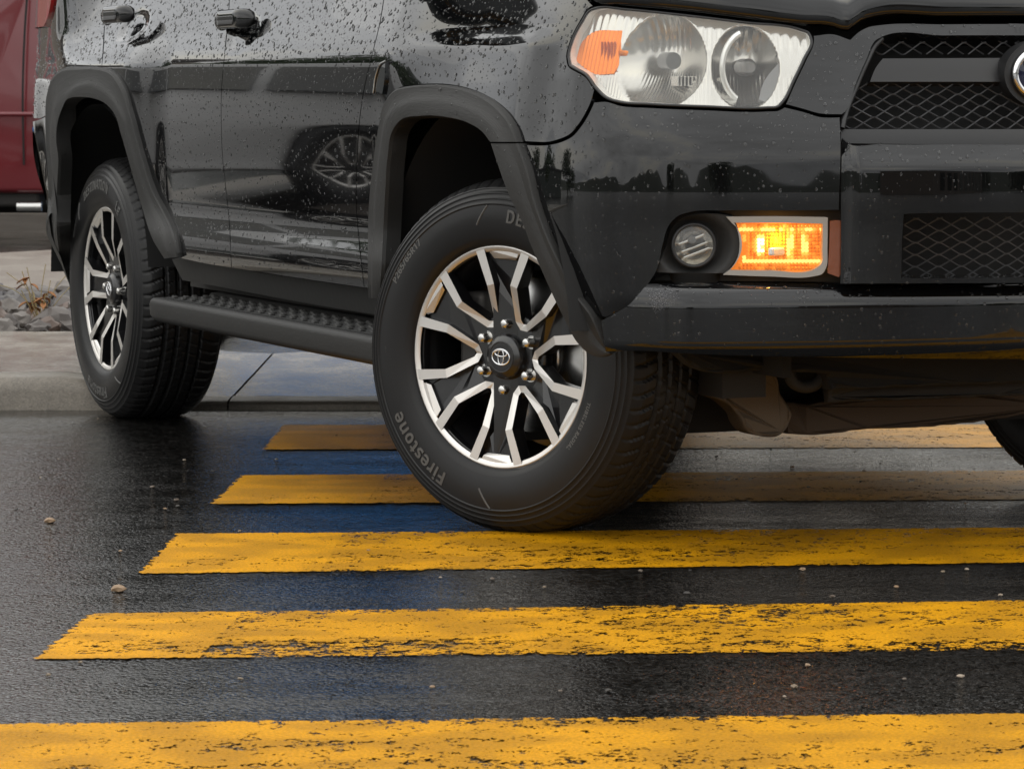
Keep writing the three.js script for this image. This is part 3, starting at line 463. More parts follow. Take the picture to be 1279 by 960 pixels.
// small gloss trim behind the front arch
{ const P = outline(body, [[466, 116, 1], [470, 92], [476, 79], [482, 76, 1], [481, 100], [478, 118, 1]], .004); part('fender_vent', panel(body, P, { off: .006, step: .01, depth: .01, gap: 0 }), M.dark_glass, suv);
  const e = bend([[466, 116], [470, 92], [476, 79], [482, 76]], false).map(([x, y]) => body.hit(x, y, .008)).map(h => body.point(h[0], h[1], .008)); part('vent_edge', tube(e, .0022, 30, 6), M.steel, suv); }

// ---------------------------------------------------------------- headlamp
const hazy = phys(.95, .95, .93, .06, 0, { transmission: .94, thickness: 0, ior: 1.45, clearcoat: .6, clearcoatRoughness: .05 });
const reflector = std(.62, .605, .575, .2, 1), satin = std(.84, .84, .81, .34, .35), amberP = std(.95, .25, .015, .22, .55);
const lens = outline(body, headlight, .004);
const hl = [sub('headlamp', suv), sub('headlamp', suv)];
const hpart = (name, g, mat) => { part(name, g, mat, hl[0]); part(name, mirrorZ(g), mat, hl[1]); };
hpart('lens', panel(body, lens, { off: .004, step: .014, depth: .0, gap: .001 }), hazy);
hpart('lens_rim', (() => { const n = lens.length, P = lens.map(([t, v]) => body.point(t, v, .003)); return new THREE.TubeGeometry(new THREE.CatmullRomCurve3(P, true), n, .003, 6, true); })(), M.trim);
const c1 = body.hit(830, 76, -.04), c2 = body.hit(930, 84, -.04), r1 = Math.abs(body.hit(884, 78, -.04)[0] - c1[0]), r2 = Math.abs(body.hit(972, 84, -.04)[0] - c2[0]);
const bucketOff = (t0, v) => { const t = Math.min(t0, 2 * body.mid - t0), k1 = Math.hypot((t - c1[0]) / r1, (v - c1[1]) / .095), k2 = Math.hypot((t - c2[0]) / r2, (v - c2[1]) / .082), low = v < c1[1] - .02 ? sst(c1[1] - .02, c1[1] - .035, v) : 0;
  const b1 = -.078 * Math.pow(Math.max(0, 1 - k1 * k1), .8), b2 = -.07 * Math.pow(Math.max(0, 1 - k2 * k2), .8); return -.016 + Math.min(b1, b2) + low * .0016 * Math.cos(t * 2 * Math.PI / .0085) + .0012 * Math.cos(t * 2 * Math.PI / .02) * sst(c1[1] + .01, c1[1] + .03, v); };
hpart('housing', panel(body, inset(lens, .003), { off: bucketOff, step: .004, depth: 0, gap: 0 }), reflector);
{ // side walls of the bucket
  const L = inset(lens, .003), rows = L.concat([L[0]]).map(([t, v]) => [body.point(t, v, .001), body.point(t, v, -.008), body.point(t, v, bucketOff(t, v) - .002)]); hpart('housing_wall', loft(rows), satin); }
const onLamp = (x, y, o) => { const h = body.hit(x, y, o); return body.point(h[0], h[1], o); };
const fwd = V3(1, 0, 0);
function bowl(x, y, r, dep, off, dir = V3(.95, 0, .25)) { // open reflector, axis along dir
  const pr = []; for (let i = 0; i <= 14; i++) { const k = i / 14; pr.push(new THREE.Vector2(Math.max(.0005, r * k), dep * k * k)); } pr.push(new THREE.Vector2(r * 1.06, dep), new THREE.Vector2(r * 1.06, dep - .012));
  const g = new THREE.LatheGeometry(pr, 40); const c = onLamp(x, y, off); g.applyQuaternion(new THREE.Quaternion().setFromUnitVectors(V3(0, 1, 0), dir.clone().normalize())); g.translate(c.x, c.y, c.z); return g;
}
{
  const bulb = (x, y, off, r, L) => { const c = onLamp(x, y, off), a = cyl(r, r, L, 16).rotateZ(-Math.PI / 2); a.translate(c.x, c.y, c.z); return a; };
  hpart('bulb_cap', bulb(836, 76, -.05, .017, .04), std(.25, .25, .25, .2, 1));
  hpart('bulb', bulb(930, 84, -.045, .011, .05), phys(.9, .9, .9, .03, 0, { transmission: .85, thickness: 0 }));
  hpart('bulb_base', bulb(931, 84, -.07, .017, .03), std(.05, .045, .04, .4, .4));
  const ribs = []; for (let k = 0; k < 13; k++) { const c = onLamp(846 + k * 4.4, 101 + k * .15, -.05); ribs.push(new RoundedBoxGeometry(.03, .02, .0035, 1, .0014).translate(c.x - .01, c.y, c.z)); }
  hpart('reflector_ribs', merge(ribs), reflector);
  const ring = new THREE.TorusGeometry(.07, .0075, 12, 48, Math.PI * .72); ring.rotateZ(Math.PI * .62); ring.scale(.8, 1, 1); ring.rotateY(Math.PI / 2 - .12); const rc = onLamp(936, 84, -.036); ring.translate(rc.x, rc.y, rc.z); hpart('bezel_ring', ring, std(.85, .85, .83, .2, .7));
  // amber side reflector
  const am = outline(body, [[722, 76], [730, 52], [742, 41], [779, 38], [776, 60], [773, 86], [768, 92], [745, 92], [733, 85]], -.018);
  const tAmb = am.reduce((q, p) => Math.min(q, p[0]), 99); hpart('amber_reflector', panel(body, am, { off: (t, v) => -.013 + .0016 * Math.cos(Math.min(t, 2 * body.mid - t) * 2 * Math.PI / .012) * sst(.0, .04, Math.min(t, 2 * body.mid - t) - tAmb), step: .003, depth: .02, gap: 0 }), amberP);
  const am2 = []; for (let k = 0; k < 5; k++) { const c = onLamp(752 + k * 4, 66, -.012); am2.push(box(.004, .045, .004, c.x, c.y, c.z, .0015)); } hpart('amber_flutes', merge(am2), phys(.55, .10, .01, .2));
  const sh = outline(body, [[992, 62], [1006, 50], [1003, 64], [975, 122], [960, 128], [948, 124], [952, 108]], -.02); hpart('inner_shade', panel(body, sh, { off: -.02, step: .012, depth: .01, gap: 0 }), std(.2, .2, .2, .3, .7));
}
// ---------------------------------------------------------------- fog lamp and lit turn lamp
{
  const fogC = body.hit(866, 307);
  const fogOff = (t, v) => { const tt = Math.min(t, 2 * body.mid - t), k = Math.hypot((tt - fogC[0]) / .06, (v - fogC[1]) / .05); return -.012 - .03 * sst(1.35, .8, k); };
  const fb = outline(body, [[821, 340, 1], [829, 308], [837, 286], [848, 275], [862, 270], [905, 268], [915, 270, 1], [923, 288], [925, 306], [920, 322], [906, 341, 1], [860, 341]], -.012);
  both('fog_lamp_bezel', panel(body, fb, { off: fogOff, step: .006, depth: .03, gap: 0 }), M.plastic);
  both('fog_pocket', bp([[816, 350, 1], [836, 270], [905, 262], [1050, 262, 1], [1050, 352, 1]], { off: -.05, step: .03, gap: 0, depth: 0 }), M.plastic);
  const fl = [sub('fog_lamp', suv), sub('fog_lamp', suv)], fpart = (n, g, m) => { part(n, g, m, fl[0]); part(n, mirrorZ(g), m, fl[1]); };
  const fc = body.point(fogC[0], fogC[1], -.022), fn = V3(.93, 0, .36).normalize(), q = new THREE.Quaternion().setFromUnitVectors(V3(0, 1, 0), fn);
  const place = g => { g.applyQuaternion(q); g.translate(fc.x, fc.y, fc.z); return g; };
  const pr = []; for (let i = 0; i <= 12; i++) pr.push(new THREE.Vector2(Math.max(.0004, .038 * i / 12), -.028 + .028 * (i / 12) ** 2)); fpart('reflector', place(new THREE.LatheGeometry(pr, 32)), reflector);
  fpart('lens', place(new THREE.SphereGeometry(.04, 32, 12, 0, 2 * Math.PI, 0, Math.PI / 2).scale(1, .28, 1)), hazy);
  fpart('lens_ring', place(new THREE.TorusGeometry(.041, .004, 10, 40).rotateX(Math.PI / 2)), M.trim);
  fpart('bulb', place(cyl(.008, .008, .02, 12).translate(-.012, -.004, 0)), std(.1, .1, .1, .3, .6));
  const fr = []; for (const k of [-.012, .004, .016]) fr.push(place(new RoundedBoxGeometry(.006, .012, .055, 1, .002).translate(k, -.008, 0))); fpart('reflector_ribs', merge(fr), reflector);
  // turn lamp: clear frame, glowing amber chamber with bright filaments behind a clear pane
  const tl = [sub('turn_signal', suv), sub('turn_signal', suv)]; tl[0].userData.label = 'lit amber turn signal';
  const lampMat = on => new THREE.MeshStandardMaterial({ color: C(.8, .28, .03), roughness: .35, emissive: C(1, .34, .03), emissiveIntensity: on ? .22 : 0, side: THREE.DoubleSide });
  const prismMats = [[.26, .62, .22, .03], [.45, .85, .34, .05], [.8, 1, .46, .09], [1.4, 1, .58, .18], [2.8, 1, .74, .36]].map(([I, r, g, b]) => new THREE.MeshStandardMaterial({ color: C(.7, .24, .03), roughness: .25, emissive: C(r, g, b), emissiveIntensity: I }));
  const outer = [[907, 270.5, 1], [970, 270], [1034, 271, 1], [1033.5, 310], [1032, 334], [1027, 342], [1018, 344.5], [960, 345], [903, 343, 1], [914, 334], [922, 320], [924, 306], [922, 290], [916, 277]];
  const inner = [[914, 278, 1], [970, 278], [1027.5, 279, 1], [1027, 310], [1025, 330], [1020, 334], [960, 337.5], [912, 337, 1], [920, 327], [926, 313], [926.5, 300], [922, 286]];
  const Po = outline(body, outer, -.006), Pi = outline(body, inner, -.008), frame = std(.42, .40, .37, .3, .3);
  for (const k of [0, 1]) {
    const put = (n, g, m) => part(n, k ? mirrorZ(g) : g, m, tl[k]);
    const fRows = []; const A = resample([...Po, Po[0]].map(([t, v]) => V3(t, v, 0)), 120), B = resample([...Pi, Pi[0]].map(([t, v]) => V3(t, v, 0)), 120);
    for (let i = 0; i < 120; i++) fRows.push([body.point(A[i].x, A[i].y, -.03), body.point(A[i].x, A[i].y, -.008), body.point(A[i].x, A[i].y, -.004), body.point(B[i].x, B[i].y, -.004), body.point(B[i].x, B[i].y, -.008), body.point(B[i].x, B[i].y, -.034)]);
    put('frame', loft(fRows, { crease: .6 }), frame);
    put('chamber', panel(body, Pi, { off: -.03, step: .02, gap: 0, depth: 0 }), lampMat(!k));
    const levels = [[], [], [], [], []], pr = rng(77);
    for (let px = 914; px < 1027; px += 4.6) for (let py = 280; py < 336; py += 4.4) {
      const left = 926 - 13 * ((py - 307) / 30) ** 2 * (py < 307 ? 1 : 1); if (px < left + 3) continue;
      const bar = (x, w, y0, y1) => Math.exp(-(((px - x) / w) ** 2)) * sst(y0 - 6, y0 + 6, py) * sst(y1 + 6, y1 - 6, py);
      let I = .12 + .22 * pr() + 1.1 * bar(948, 5, 292, 316) + .75 * bar(985, 4, 290, 318) + .75 * bar(1003, 4, 290, 318) + .55 * Math.exp(-(((py - 324) / 3) ** 2)) + .5 * Math.exp(-(((py - 284) / 3.4) ** 2)) * (.5 + pr()) + .35 * bar(928, 5, 290, 325) - .22 * bar(970, 9, 306, 318);
      const lv = I < .28 ? 0 : I < .45 ? 1 : I < .7 ? 2 : I < 1.0 ? 3 : 4; const c = onLamp(px + 2.2, py + 2, -.026), gg = new THREE.ConeGeometry(.0052, .007, 4).rotateY(Math.PI / 4); gg.applyQuaternion(new THREE.Quaternion().setFromUnitVectors(V3(0, 1, 0), V3(.94, 0, .34).normalize())); gg.translate(c.x, c.y, c.z); levels[lv].push(gg);
    }
    levels.forEach((l, q) => { if (!l.length) return; const o = put('prism_rows', merge(l), k ? lampMat(false) : prismMats[q]); o.userData.kind = 'stuff'; });
    const shine = onLamp(970, 314, -.018); put('bulb', new RoundedBoxGeometry(.01, .016, .04, 2, .004).rotateY(.3).translate(shine.x, shine.y, shine.z), satin);
    put('lens', panel(body, Pi, { off: -.007, step: .02, gap: 0, depth: 0 }), phys(1, .94, .82, .04, 0, { transmission: 1, thickness: 0 }));
  }
  const lp = onLamp(970, 300, -.013), pl = new THREE.PointLight(C(1, .45, .08), .012, 0, 2); pl.position.copy(lp); pl.shadow.radius = .25; pl.castShadow = true; suv.add(pl);
  both('side_marker', bp([[1037, 276, 1], [1046, 275], [1061, 278, 1], [1060, 310], [1057, 333], [1048, 346], [1034, 341, 1], [1036, 310]], { off: .0, step: .006, depth: .01, gap: 0 }), phys(.22, .06, .02, .2, 0, { clearcoat: 1, bumpMap: grit, bumpScale: .001 }));
}
// ---------------------------------------------------------------- grille
function diamondNet(px, off, w, h, th) { // expanded-metal net inside an outline
  const P = outline(body, px, off), b = [1e9, -1e9, 1e9, -1e9]; for (const [t, v] of P) { b[0] = Math.min(b[0], t); b[1] = Math.max(b[1], t); b[2] = Math.min(b[2], v); b[3] = Math.max(b[3], v); }
  const L = []; const seg = (a, c) => { const m = [(a[0] + c[0]) / 2, (a[1] + c[1]) / 2]; if (!inPoly(P, ...m)) return; const p = body.point(a[0], a[1], off), q = body.point(c[0], c[1], off), d = q.clone().sub(p), l = d.length(); const g = new THREE.BoxGeometry(th, l * 1.05, th * .8); g.applyQuaternion(new THREE.Quaternion().setFromUnitVectors(V3(0, 1, 0), d.normalize())); g.translate((p.x + q.x) / 2, (p.y + q.y) / 2, (p.z + q.z) / 2); L.push(g); };
  for (let i = -1; i <= (b[1] - b[0]) / w + 1; i++) for (let j = -1; j <= (b[3] - b[2]) / h + 1; j++) {
    const x = b[0] + i * w, y = b[2] + j * h, c = .12; // rounded diamond as six edges
    const T = [x + w / 2, y + h], B0 = [x + w / 2, y], Lf = [x, y + h / 2], R = [x + w, y + h / 2], mx = w * c;
    for (const [s, e] of [[Lf, [T[0] - mx, T[1] - h * .06]], [[T[0] - mx, T[1] - h * .06], T], [T, [T[0] + mx, T[1] - h * .06]], [[T[0] + mx, T[1] - h * .06], R]]) { seg(s, [e[0], e[1]]); }
    for (const [s, e] of [[Lf, [B0[0] - mx, B0[1] + h * .06]], [[B0[0] - mx, B0[1] + h * .06], B0], [B0, [B0[0] + mx, B0[1] + h * .06]], [[B0[0] + mx, B0[1] + h * .06], R]]) { seg(s, [e[0], e[1]]); }
  }
  return merge(L);
}
const netMat = std(.045, .045, .047, .4, .3);
both('grille_net', diamondNet([[1098, 50, 1], [1300, 49, 1], [1300, 67, 1], [1088, 68, 1]], -.03, .047, .024, .0028), netMat);
both('grille_net', diamondNet([[1072, 104, 1], [1316, 104, 1], [1316, 160, 1], [1050, 161, 1]], -.03, .047, .0225, .0028), netMat);
both('grille_net', diamondNet([[1130, 269, 1], [1316, 268, 1], [1316, 345, 1], [1128, 346, 1]], -.02, .049, .0235, .0028), netMat);
both('grille_backing', bp([[1030, 30, 1], [1316, 30, 1], [1316, 360, 1], [1030, 360, 1]], { off: -.15, step: .05, gap: 0, depth: 0 }), M.gap);
both('grille_bar', (() => { const P = outline(body, [[1087, 102, 1], [1094, 85], [1103, 73, 1], [1316, 72, 1], [1316, 102, 1]], -.012); return panel(body, P, { off: -.012, step: .012, depth: .03, gap: 0 }); })(), M.trim);
both('grille_frame', tube([...bend([[1102, 48], [1094, 56], [1083, 77], [1070, 107], [1056, 143], [1052, 160]], false)].map(([x, y]) => onLamp(x, y, -.012)), .006, 40, 8), M.trim);
{ // round badge on the bar
  const c = onLamp(1316, 92, .012); c.z = 0; const bad = sub('front_badge', suv);
  const ell = (rx, ry, cx, cy, r, n = 64) => { const p = []; for (let i = 0; i < n; i++) { const a = i / n * 2 * Math.PI; p.push(V3(.004, cy + ry * Math.sin(a), cx + rx * Math.cos(a))); } return tube(p, r, n * 2, 8, true).translate(c.x, c.y, 0); };
  part('bezel', cyl(1, 1, .03, 64).rotateZ(Math.PI / 2).scale(1, .068, .092).translate(c.x - .018, c.y, 0), M.trim, bad);
  part('backing', new THREE.SphereGeometry(1, 40, 20).scale(.006, .05, .069).translate(c.x, c.y, 0), phys(.006, .008, .035, .1, 0, { clearcoat: 1 }), bad);
  part('ring', ell(.0715, .051, 0, 0, .007), M.chrome, bad); part('ring', ell(.022, .049, 0, 0, .0055), M.chrome, bad); part('ring', ell(.048, .021, 0, .022, .0055), M.chrome, bad);
}
// ---------------------------------------------------------------- under the nose
{
  const plate = (px, u, th, mat, name) => { const pts = bend(px, true, 4).map(([x, y]) => onPlane(x, y, 'x', u)); const s = new THREE.Shape(pts.map(p => new THREE.Vector2(p.z, p.y))); const g = new THREE.ExtrudeGeometry(s, { depth: th, bevelEnabled: true, bevelSize: .006, bevelThickness: .006, bevelSegments: 2, steps: 1 }); g.rotateY(-Math.PI / 2); g.scale(1, 1, 1); g.translate(u + th / 2, 0, 0);
    const p = g.attributes.position; for (let i = 0; i < p.count; i++) { const k = .006 * N3(p.getX(i) * 18, p.getY(i) * 18, p.getZ(i) * 18); p.setX(i, p.getX(i) + k * 2); } g.computeVertexNormals(); part(name, g, mat, suv); };
  plate([[868, 466], [890, 463], [915, 463], [935, 467], [947, 460], [957, 468], [966, 492], [976, 506], [976, 528], [966, 539], [945, 540], [925, 533], [915, 512], [897, 497], [880, 489]], .12, .05, std(.16, .125, .09, .7), 'control_arm');
  plate([[972, 503], [1000, 506], [1035, 498], [1160, 490], [1316, 478, 1], [1316, 502, 1], [1230, 518], [1160, 526], [1060, 531], [1000, 537], [974, 536]], .02, .09, M.rusty, 'crossmember');
  plate([[1033, 478, 1], [1316, 468, 1], [1316, 488, 1], [1160, 494], [1034, 499, 1]], .34, .02, M.under, 'splash_shield');
  plate([[846, 440, 1], [1316, 440, 1], [1316, 472, 1], [1034, 482], [1030, 462], [960, 458], [860, 452]], .42, .03, M.gap, 'lower_valance');
  const th = [[985, 462], [990, 476], [1003, 483], [1018, 480], [1027, 468], [1026, 458]].map(([x, y]) => onPlane(x, y, 'x', .4)); part('tow_hook', tube(th, .013, 30, 10), M.under, suv);
  part('subframe', merge([box(.1, .36, .74, -.12, .36, .38), box(.1, .36, .74, -.12, .36, -.38)]), M.under, suv);
  part('bumper_floor', box(.5, .02, 1.5, .42, .44, 0), M.gap, suv);
}

// scraped clear coat on the lip's corner
{ const n = 128, tex = dataTex(n, n, (i, j) => { const k = N2(i / 9, j / 4) + .7 * N2b(i / 3, j / 3) - .9 * Math.hypot(i / n - .45, j / n - .5); return [120, 119, 122, k > .42 ? 255 : 0]; }, true, false);
  const P = outline(lip, [[806, 362, 1], [818, 357], [852, 362], [848, 374], [832, 386], [818, 392, 1]], .002), g = panel(lip, P, { off: .0015, step: .01, depth: 0, gap: 0 }), u = g.attributes.uv; let a = 1e9, b = -1e9, c = 1e9, d = -1e9; for (let i = 0; i < u.count; i++) { a = Math.min(a, u.getX(i)); b = Math.max(b, u.getX(i)); c = Math.min(c, u.getY(i)); d = Math.max(d, u.getY(i)); } for (let i = 0; i < u.count; i++) u.setXY(i, (u.getX(i) - a) / (b - a), (u.getY(i) - c) / (d - c));
  part('scuff_mark', g, new THREE.MeshStandardMaterial({ map: tex, alphaTest: .5, roughness: .6, side: THREE.DoubleSide }), suv); }
// ---------------------------------------------------------------- rain beads on the paint
{
  const want = ['quarter_panel', 'rear_door', 'front_door', 'fender', 'bumper_cover', 'grille_surround', 'center_bumper', 'bumper_lip', 'hood', 'wheel_arch_flare'], seen = {}; const A = V3(0, 0, 0), B = V3(0, 0, 0), D = V3(0, 0, 0), nA = V3(0, 0, 0), r = rng(404), ms = [];
  const q = new THREE.Quaternion(), zz = V3(0, 0, 1), m4 = new THREE.Matrix4(), camL = camera.position.clone().applyMatrix4(carInv);
  for (const o of suv.children.slice()) {
    if (!want.includes(o.name) || !o.geometry) continue; const p = o.geometry.attributes.position, n = o.geometry.attributes.normal, ix = o.geometry.index, cnt = ix ? ix.count : p.count, dens = o.name === 'wheel_arch_flare' ? 900 : /door|quarter/.test(o.name) ? 4600 : o.name === 'fender' ? 4600 : 4200;
    let carry = 0; for (let i = 0; i < cnt; i += 3) {
      const [a, b, c] = [0, 1, 2].map(k => ix ? ix.getX(i + k) : i + k); A.fromBufferAttribute(p, a); B.fromBufferAttribute(p, b).sub(A); D.fromBufferAttribute(p, c).sub(A); nA.fromBufferAttribute(n, a);
      if (nA.dot(camL.clone().sub(A)) < 0 || A.y > 1.22 || A.x < -3.6) continue; carry += B.clone().cross(D).length() / 2 * dens * (.55 + .9 * clamp(nA.y + .5)) * (.6 + .8 * clamp(.5 + .5 * N3(A.x * 3, A.y * 3, A.z * 3)));
      while (carry > r()) { carry -= 1; let u = r(), v = r(); if (u + v > 1) { u = 1 - u; v = 1 - v; } const P = A.clone().addScaledVector(B, u).addScaledVector(D, v); const s = .0007 + .0027 * Math.pow(r(), 3.2) * (nA.y > .15 ? 1.35 : 1); q.setFromUnitVectors(zz, nA); ms.push(m4.clone().compose(P, q, V3(s, s * (1 + .35 * r()), s * .55))); }
    }
  }
  const im = new THREE.InstancedMesh(new THREE.SphereGeometry(1, 8, 4, 0, Math.PI * 2, 0, Math.PI / 2).rotateX(Math.PI / 2), phys(1, 1, 1, .0, 0, { transmission: 1, thickness: .002, ior: 1.33 }), ms.length); ms.forEach((m, i) => im.setMatrixAt(i, m)); im.name = 'rain_beads'; im.userData.kind = 'stuff'; suv.add(im); console.log('beads', ms.length);
}
// ---------------------------------------------------------------- wheels
const font = await new FontLoader().loadAsync('fonts/droid/droid_sans_bold.typeface.json');
const RR = .2355, RT = .378, RL = .372;
const sidewall = [[-.006, .2335], [.002, .2365], [.0085, .2435], [.0105, .250], [.0125, .252], [.0165, .268], [.0190, .288], [.0182, .306], [.0158, .320], [.0154, .3215], [.0176, .3222], [.0172, .3245], [.0140, .3252], [.0116, .3320], [.0136, .3328], [.0130, .3352], [.0100, .3360], [.0062, .3432], [.0084, .3440], [.0074, .3468], [.0040, .3476], [-.0010, .3545], [.0004, .3552], [-.0020, .3580], [-.0100, .3630], [-.0165, .3672]];
const sideZ = r => { for (let i = 0; i < sidewall.length - 1; i++) { const a = sidewall[i], b = sidewall[i + 1]; if (r >= a[1] && r <= b[1]) return lerp(a[0], b[0], (r - a[1]) / (b[1] - a[1])); } return 0; };
const tyreGeo = (() => {
  const prof = sidewall.map(p => [...p, 0]); const zc = -.116;
  for (let i = 0; i <= 60; i++) { const z = lerp(-.0215, 2 * zc + .0215, i / 60), k = Math.abs(z - zc) / .0945; let r = .3778 - .0075 * k ** 4; let g = 0; for (const q of [-.052, -.017, .018, .053]) if (Math.abs(z - zc - q) < .0042) g = 1; prof.push([z, r - .008 * g, 1]); }
  for (let i = sidewall.length - 1; i >= 0; i--) prof.push([2 * zc - sidewall[i][0], sidewall[i][1], 0]);
  const NA = 720, rows = []; const S = prof.length;
  for (let a = 0; a <= NA; a++) {
    const th = a / NA * 2 * Math.PI, row = [], deg = a / NA * 360;
    for (let j = 0; j < S; j++) {
      let [z, r, tr] = prof[j]; const zz = z - zc, sgn = Math.sign(zz);
      const ph = ((deg + (sgn < 0 ? 2.5 : 0) + zz * 55 * sgn) % 5 + 5) % 5;
      if (r > .3565 && Math.abs(zz) > .056) { if (ph < .9) r -= .0045 * (tr ? 1 : sst(.356, .366, r)); }
      else if (tr && Math.abs(zz) < .05 && ph > 2 && ph < 2.5) r -= .003;
      let x = r * Math.cos(th), y = r * Math.sin(th); if (y < -RL + .0006) y = -RL + .0006; row.push(V3(x, y, z));
    } rows.push(row);
  }
  return loft(rows);
})();
function bentText(str, size, r0, degMid, depth = .0022) {
  const g = new TextGeometry(str, { font, size, depth, curveSegments: 4, bevelEnabled: false }); g.computeBoundingBox(); const w = g.boundingBox.max.x, p = g.attributes.position, mid = degMid * Math.PI / 180;
  for (let i = 0; i < p.count; i++) { const r = r0 + p.getY(i), a = mid - (p.getX(i) - w / 2) / (r0 + size / 2); p.setXYZ(i, r * Math.cos(a), r * Math.sin(a), sideZ(r) - .0012 + p.getZ(i)); }
  g.computeVertexNormals(); return g;
}
function slash(deg, r0, r1, lean) { const pts = []; for (let i = 0; i <= 4; i++) { const r = lerp(r0, r1, i / 4), a = (deg - lean * i / 4) * Math.PI / 180; pts.push(V3(r * Math.cos(a), r * Math.sin(a), sideZ(r) - .0005)); } return tube(pts, .0026, 8, 5); }
const letterGeo = merge([bentText('Firestone', .031, .284, 225, .003), bentText('DESTINATION', .028, .286, 59, .003), bentText('LE', .028, .286, 14, .003), bentText('P265/65R17', .0155, .306, 141, .002), slash(262, .281, .320, -6), slash(99, .281, .320, 6), bentText('TUBELESS RADIAL', .010, .262, 330, .0014)]);
// spoked disc. Coordinates: lateral, radial, in rim radii, about each window's centre line
const dishZ = r => { const k = r / RR; return k > .62 ? lerp(-.0035, -.0012, (k - .62) / .33) : lerp(-.0265, -.0035, clamp((k - .33) / .29)); };
const inMet = (pts, ang) => pts.map(([x, y]) => { const c = Math.cos(ang), s = Math.sin(ang); return new THREE.Vector2((x * s + y * c) * RR, (y * s - x * c) * RR); });
const winIn = [[-.198, .945], [-.165, .63], [-.036, .365], [.036, .365], [.165, .63], [.198, .945]];
const winOut = [[-.286, .945], [-.238, .605], [-.062, .302], [0, .290], [.062, .302], [.238, .605], [.286, .945]];
function arcTop(a, b, r) { const o = []; const x0 = Math.asin(a / r), x1 = Math.asin(b / r); for (let i = 0; i <= 8; i++) { const t = lerp(x0, x1, i / 8); o.push([r * Math.sin(t), r * Math.cos(t)]); } return o; }
function dish(g, base) { const p = g.attributes.position; for (let i = 0; i < p.count; i++) { const r = Math.hypot(p.getX(i), p.getY(i)); p.setZ(i, p.getZ(i) + dishZ(r) + base); } g.computeVertexNormals(); return g; }
function fine(g, n) { return g; }
const discGeo = (() => {
  const s = new THREE.Shape(); s.absarc(0, 0, RR * .975, 0, 2 * Math.PI);
  for (let k = 0; k < 6; k++) { const a = k * Math.PI / 3 + Math.PI / 6; const w = [...winIn.slice(1, 5), ...arcTop(.215, -.215, .955)]; s.holes.push(new THREE.Path(inMet(w.map(([x, y]) => [x * 1.12, y]), a))); }
  const g = new THREE.ExtrudeGeometry(s, { depth: .022, bevelEnabled: true, bevelSize: .003, bevelThickness: .003, bevelSegments: 2, curveSegments: 96 });
  return dish(toCreasedNormals(g, .5), -.040);
})();
// each window's machined border: two legs kinked once and joined at the hub, flat facets and painted flanks
function vFrame(k) {
  const ang = k * Math.PI / 3 + Math.PI / 6, st = []; // stations: outer point, inner point, height
  for (const sgn of [-1, 1]) { const L = [[[.292, .935], [.199, .955], -.0012], [[.243, .61], [.166, .63], -.0035], [[.078, .325], [.034, .372], -.026]]; (sgn < 0 ? L : L.slice().reverse()).forEach(([o, i, z]) => st.push([[o[0] * sgn, o[1]], [i[0] * sgn, i[1]], z])); }
  st.splice(3, 0, [[0, .288], [0, .352], -.0285]);
  const w = ([x, y], z) => { const v = inMet([[x, y]], ang)[0]; return V3(v.x, v.y, z); }, F = [], S = [], dep = .024;
  const quad = (T, a, b, c, d) => { for (const p of [a, b, c, a, c, d]) T.push(p.x, p.y, p.z); };
  for (let i = 0; i < st.length - 1; i++) { const [o0, n0, z0] = st[i], [o1, n1, z1] = st[i + 1], A = w(o0, z0), B = w(o1, z1), Cc = w(n1, z1), D = w(n0, z0), dn = p => V3(p.x, p.y, p.z - dep); quad(F, A, B, Cc, D); quad(S, A, dn(A), dn(B), B); quad(S, D, Cc, dn(Cc), dn(D)); }
  return [F, S].map(l => { const h = new THREE.BufferGeometry(); h.setAttribute('position', new THREE.Float32BufferAttribute(l, 3)); h.computeVertexNormals(); return h; });
}
const splitFrame = g => { const q = g.index ? g.toNonIndexed() : g, p = q.attributes.position, A = [], B = [], nn = V3(0, 0, 0), a = V3(0, 0, 0), b = V3(0, 0, 0), c = V3(0, 0, 0);
  for (let i = 0; i < p.count; i += 3) { a.fromBufferAttribute(p, i); b.fromBufferAttribute(p, i + 1); c.fromBufferAttribute(p, i + 2); nn.copy(b).sub(a).cross(c.clone().sub(a)).normalize(); (nn.z > .6 ? A : B).push(a.x, a.y, a.z, b.x, b.y, b.z, c.x, c.y, c.z); }
  return [A, B].map(l => { const h = new THREE.BufferGeometry(); h.setAttribute('position', new THREE.Float32BufferAttribute(l, 3)); h.computeVertexNormals(); return h; });
};
const frames = [0, 1, 2, 3, 4, 5].map(k => vFrame(k));
const blockGeo = (() => { const s = new THREE.Shape(inMet([[-.155, .90], [-.175, .945], ...arcTop(-.188, .188, .968), [.175, .945], [.155, .90], [.125, .875], [-.125, .875]], 0)); const g = new THREE.ExtrudeGeometry(s, { depth: .016, bevelEnabled: true, bevelSize: .001, bevelThickness: .001, bevelSegments: 1 }); const p = g.attributes.position; for (let i = 0; i < p.count; i++) p.setZ(i, p.getZ(i) - .0215 - .01 * sst(.92, .86, Math.hypot(p.getX(i), p.getY(i)) / RR)); return toCreasedNormals(g, .25); })();
const blocks = [0, 1, 2, 3, 4, 5].map(k => splitFrame(blockGeo.clone().rotateZ(k * Math.PI / 3)));
const lat = (pts, n = 96) => new THREE.LatheGeometry(pts.map(([r, z]) => new THREE.Vector2(r, z)), n).rotateX(Math.PI / 2);
const lipGeo = lat([[RR * .945, -.006], [RR * .952, -.0035], [RR * .985, -.0005], [RR * .997, -.001], [RR * 1.004, -.0035], [RR * 1.004, -.010], [RR * .985, -.014]]);
const barrelGeo = lat([[RR * .985, -.012], [RR * .955, -.03], [RR * .90, -.06], [RR * .88, -.2], [RR * .95, -.215], [RR * .99, -.225]]);
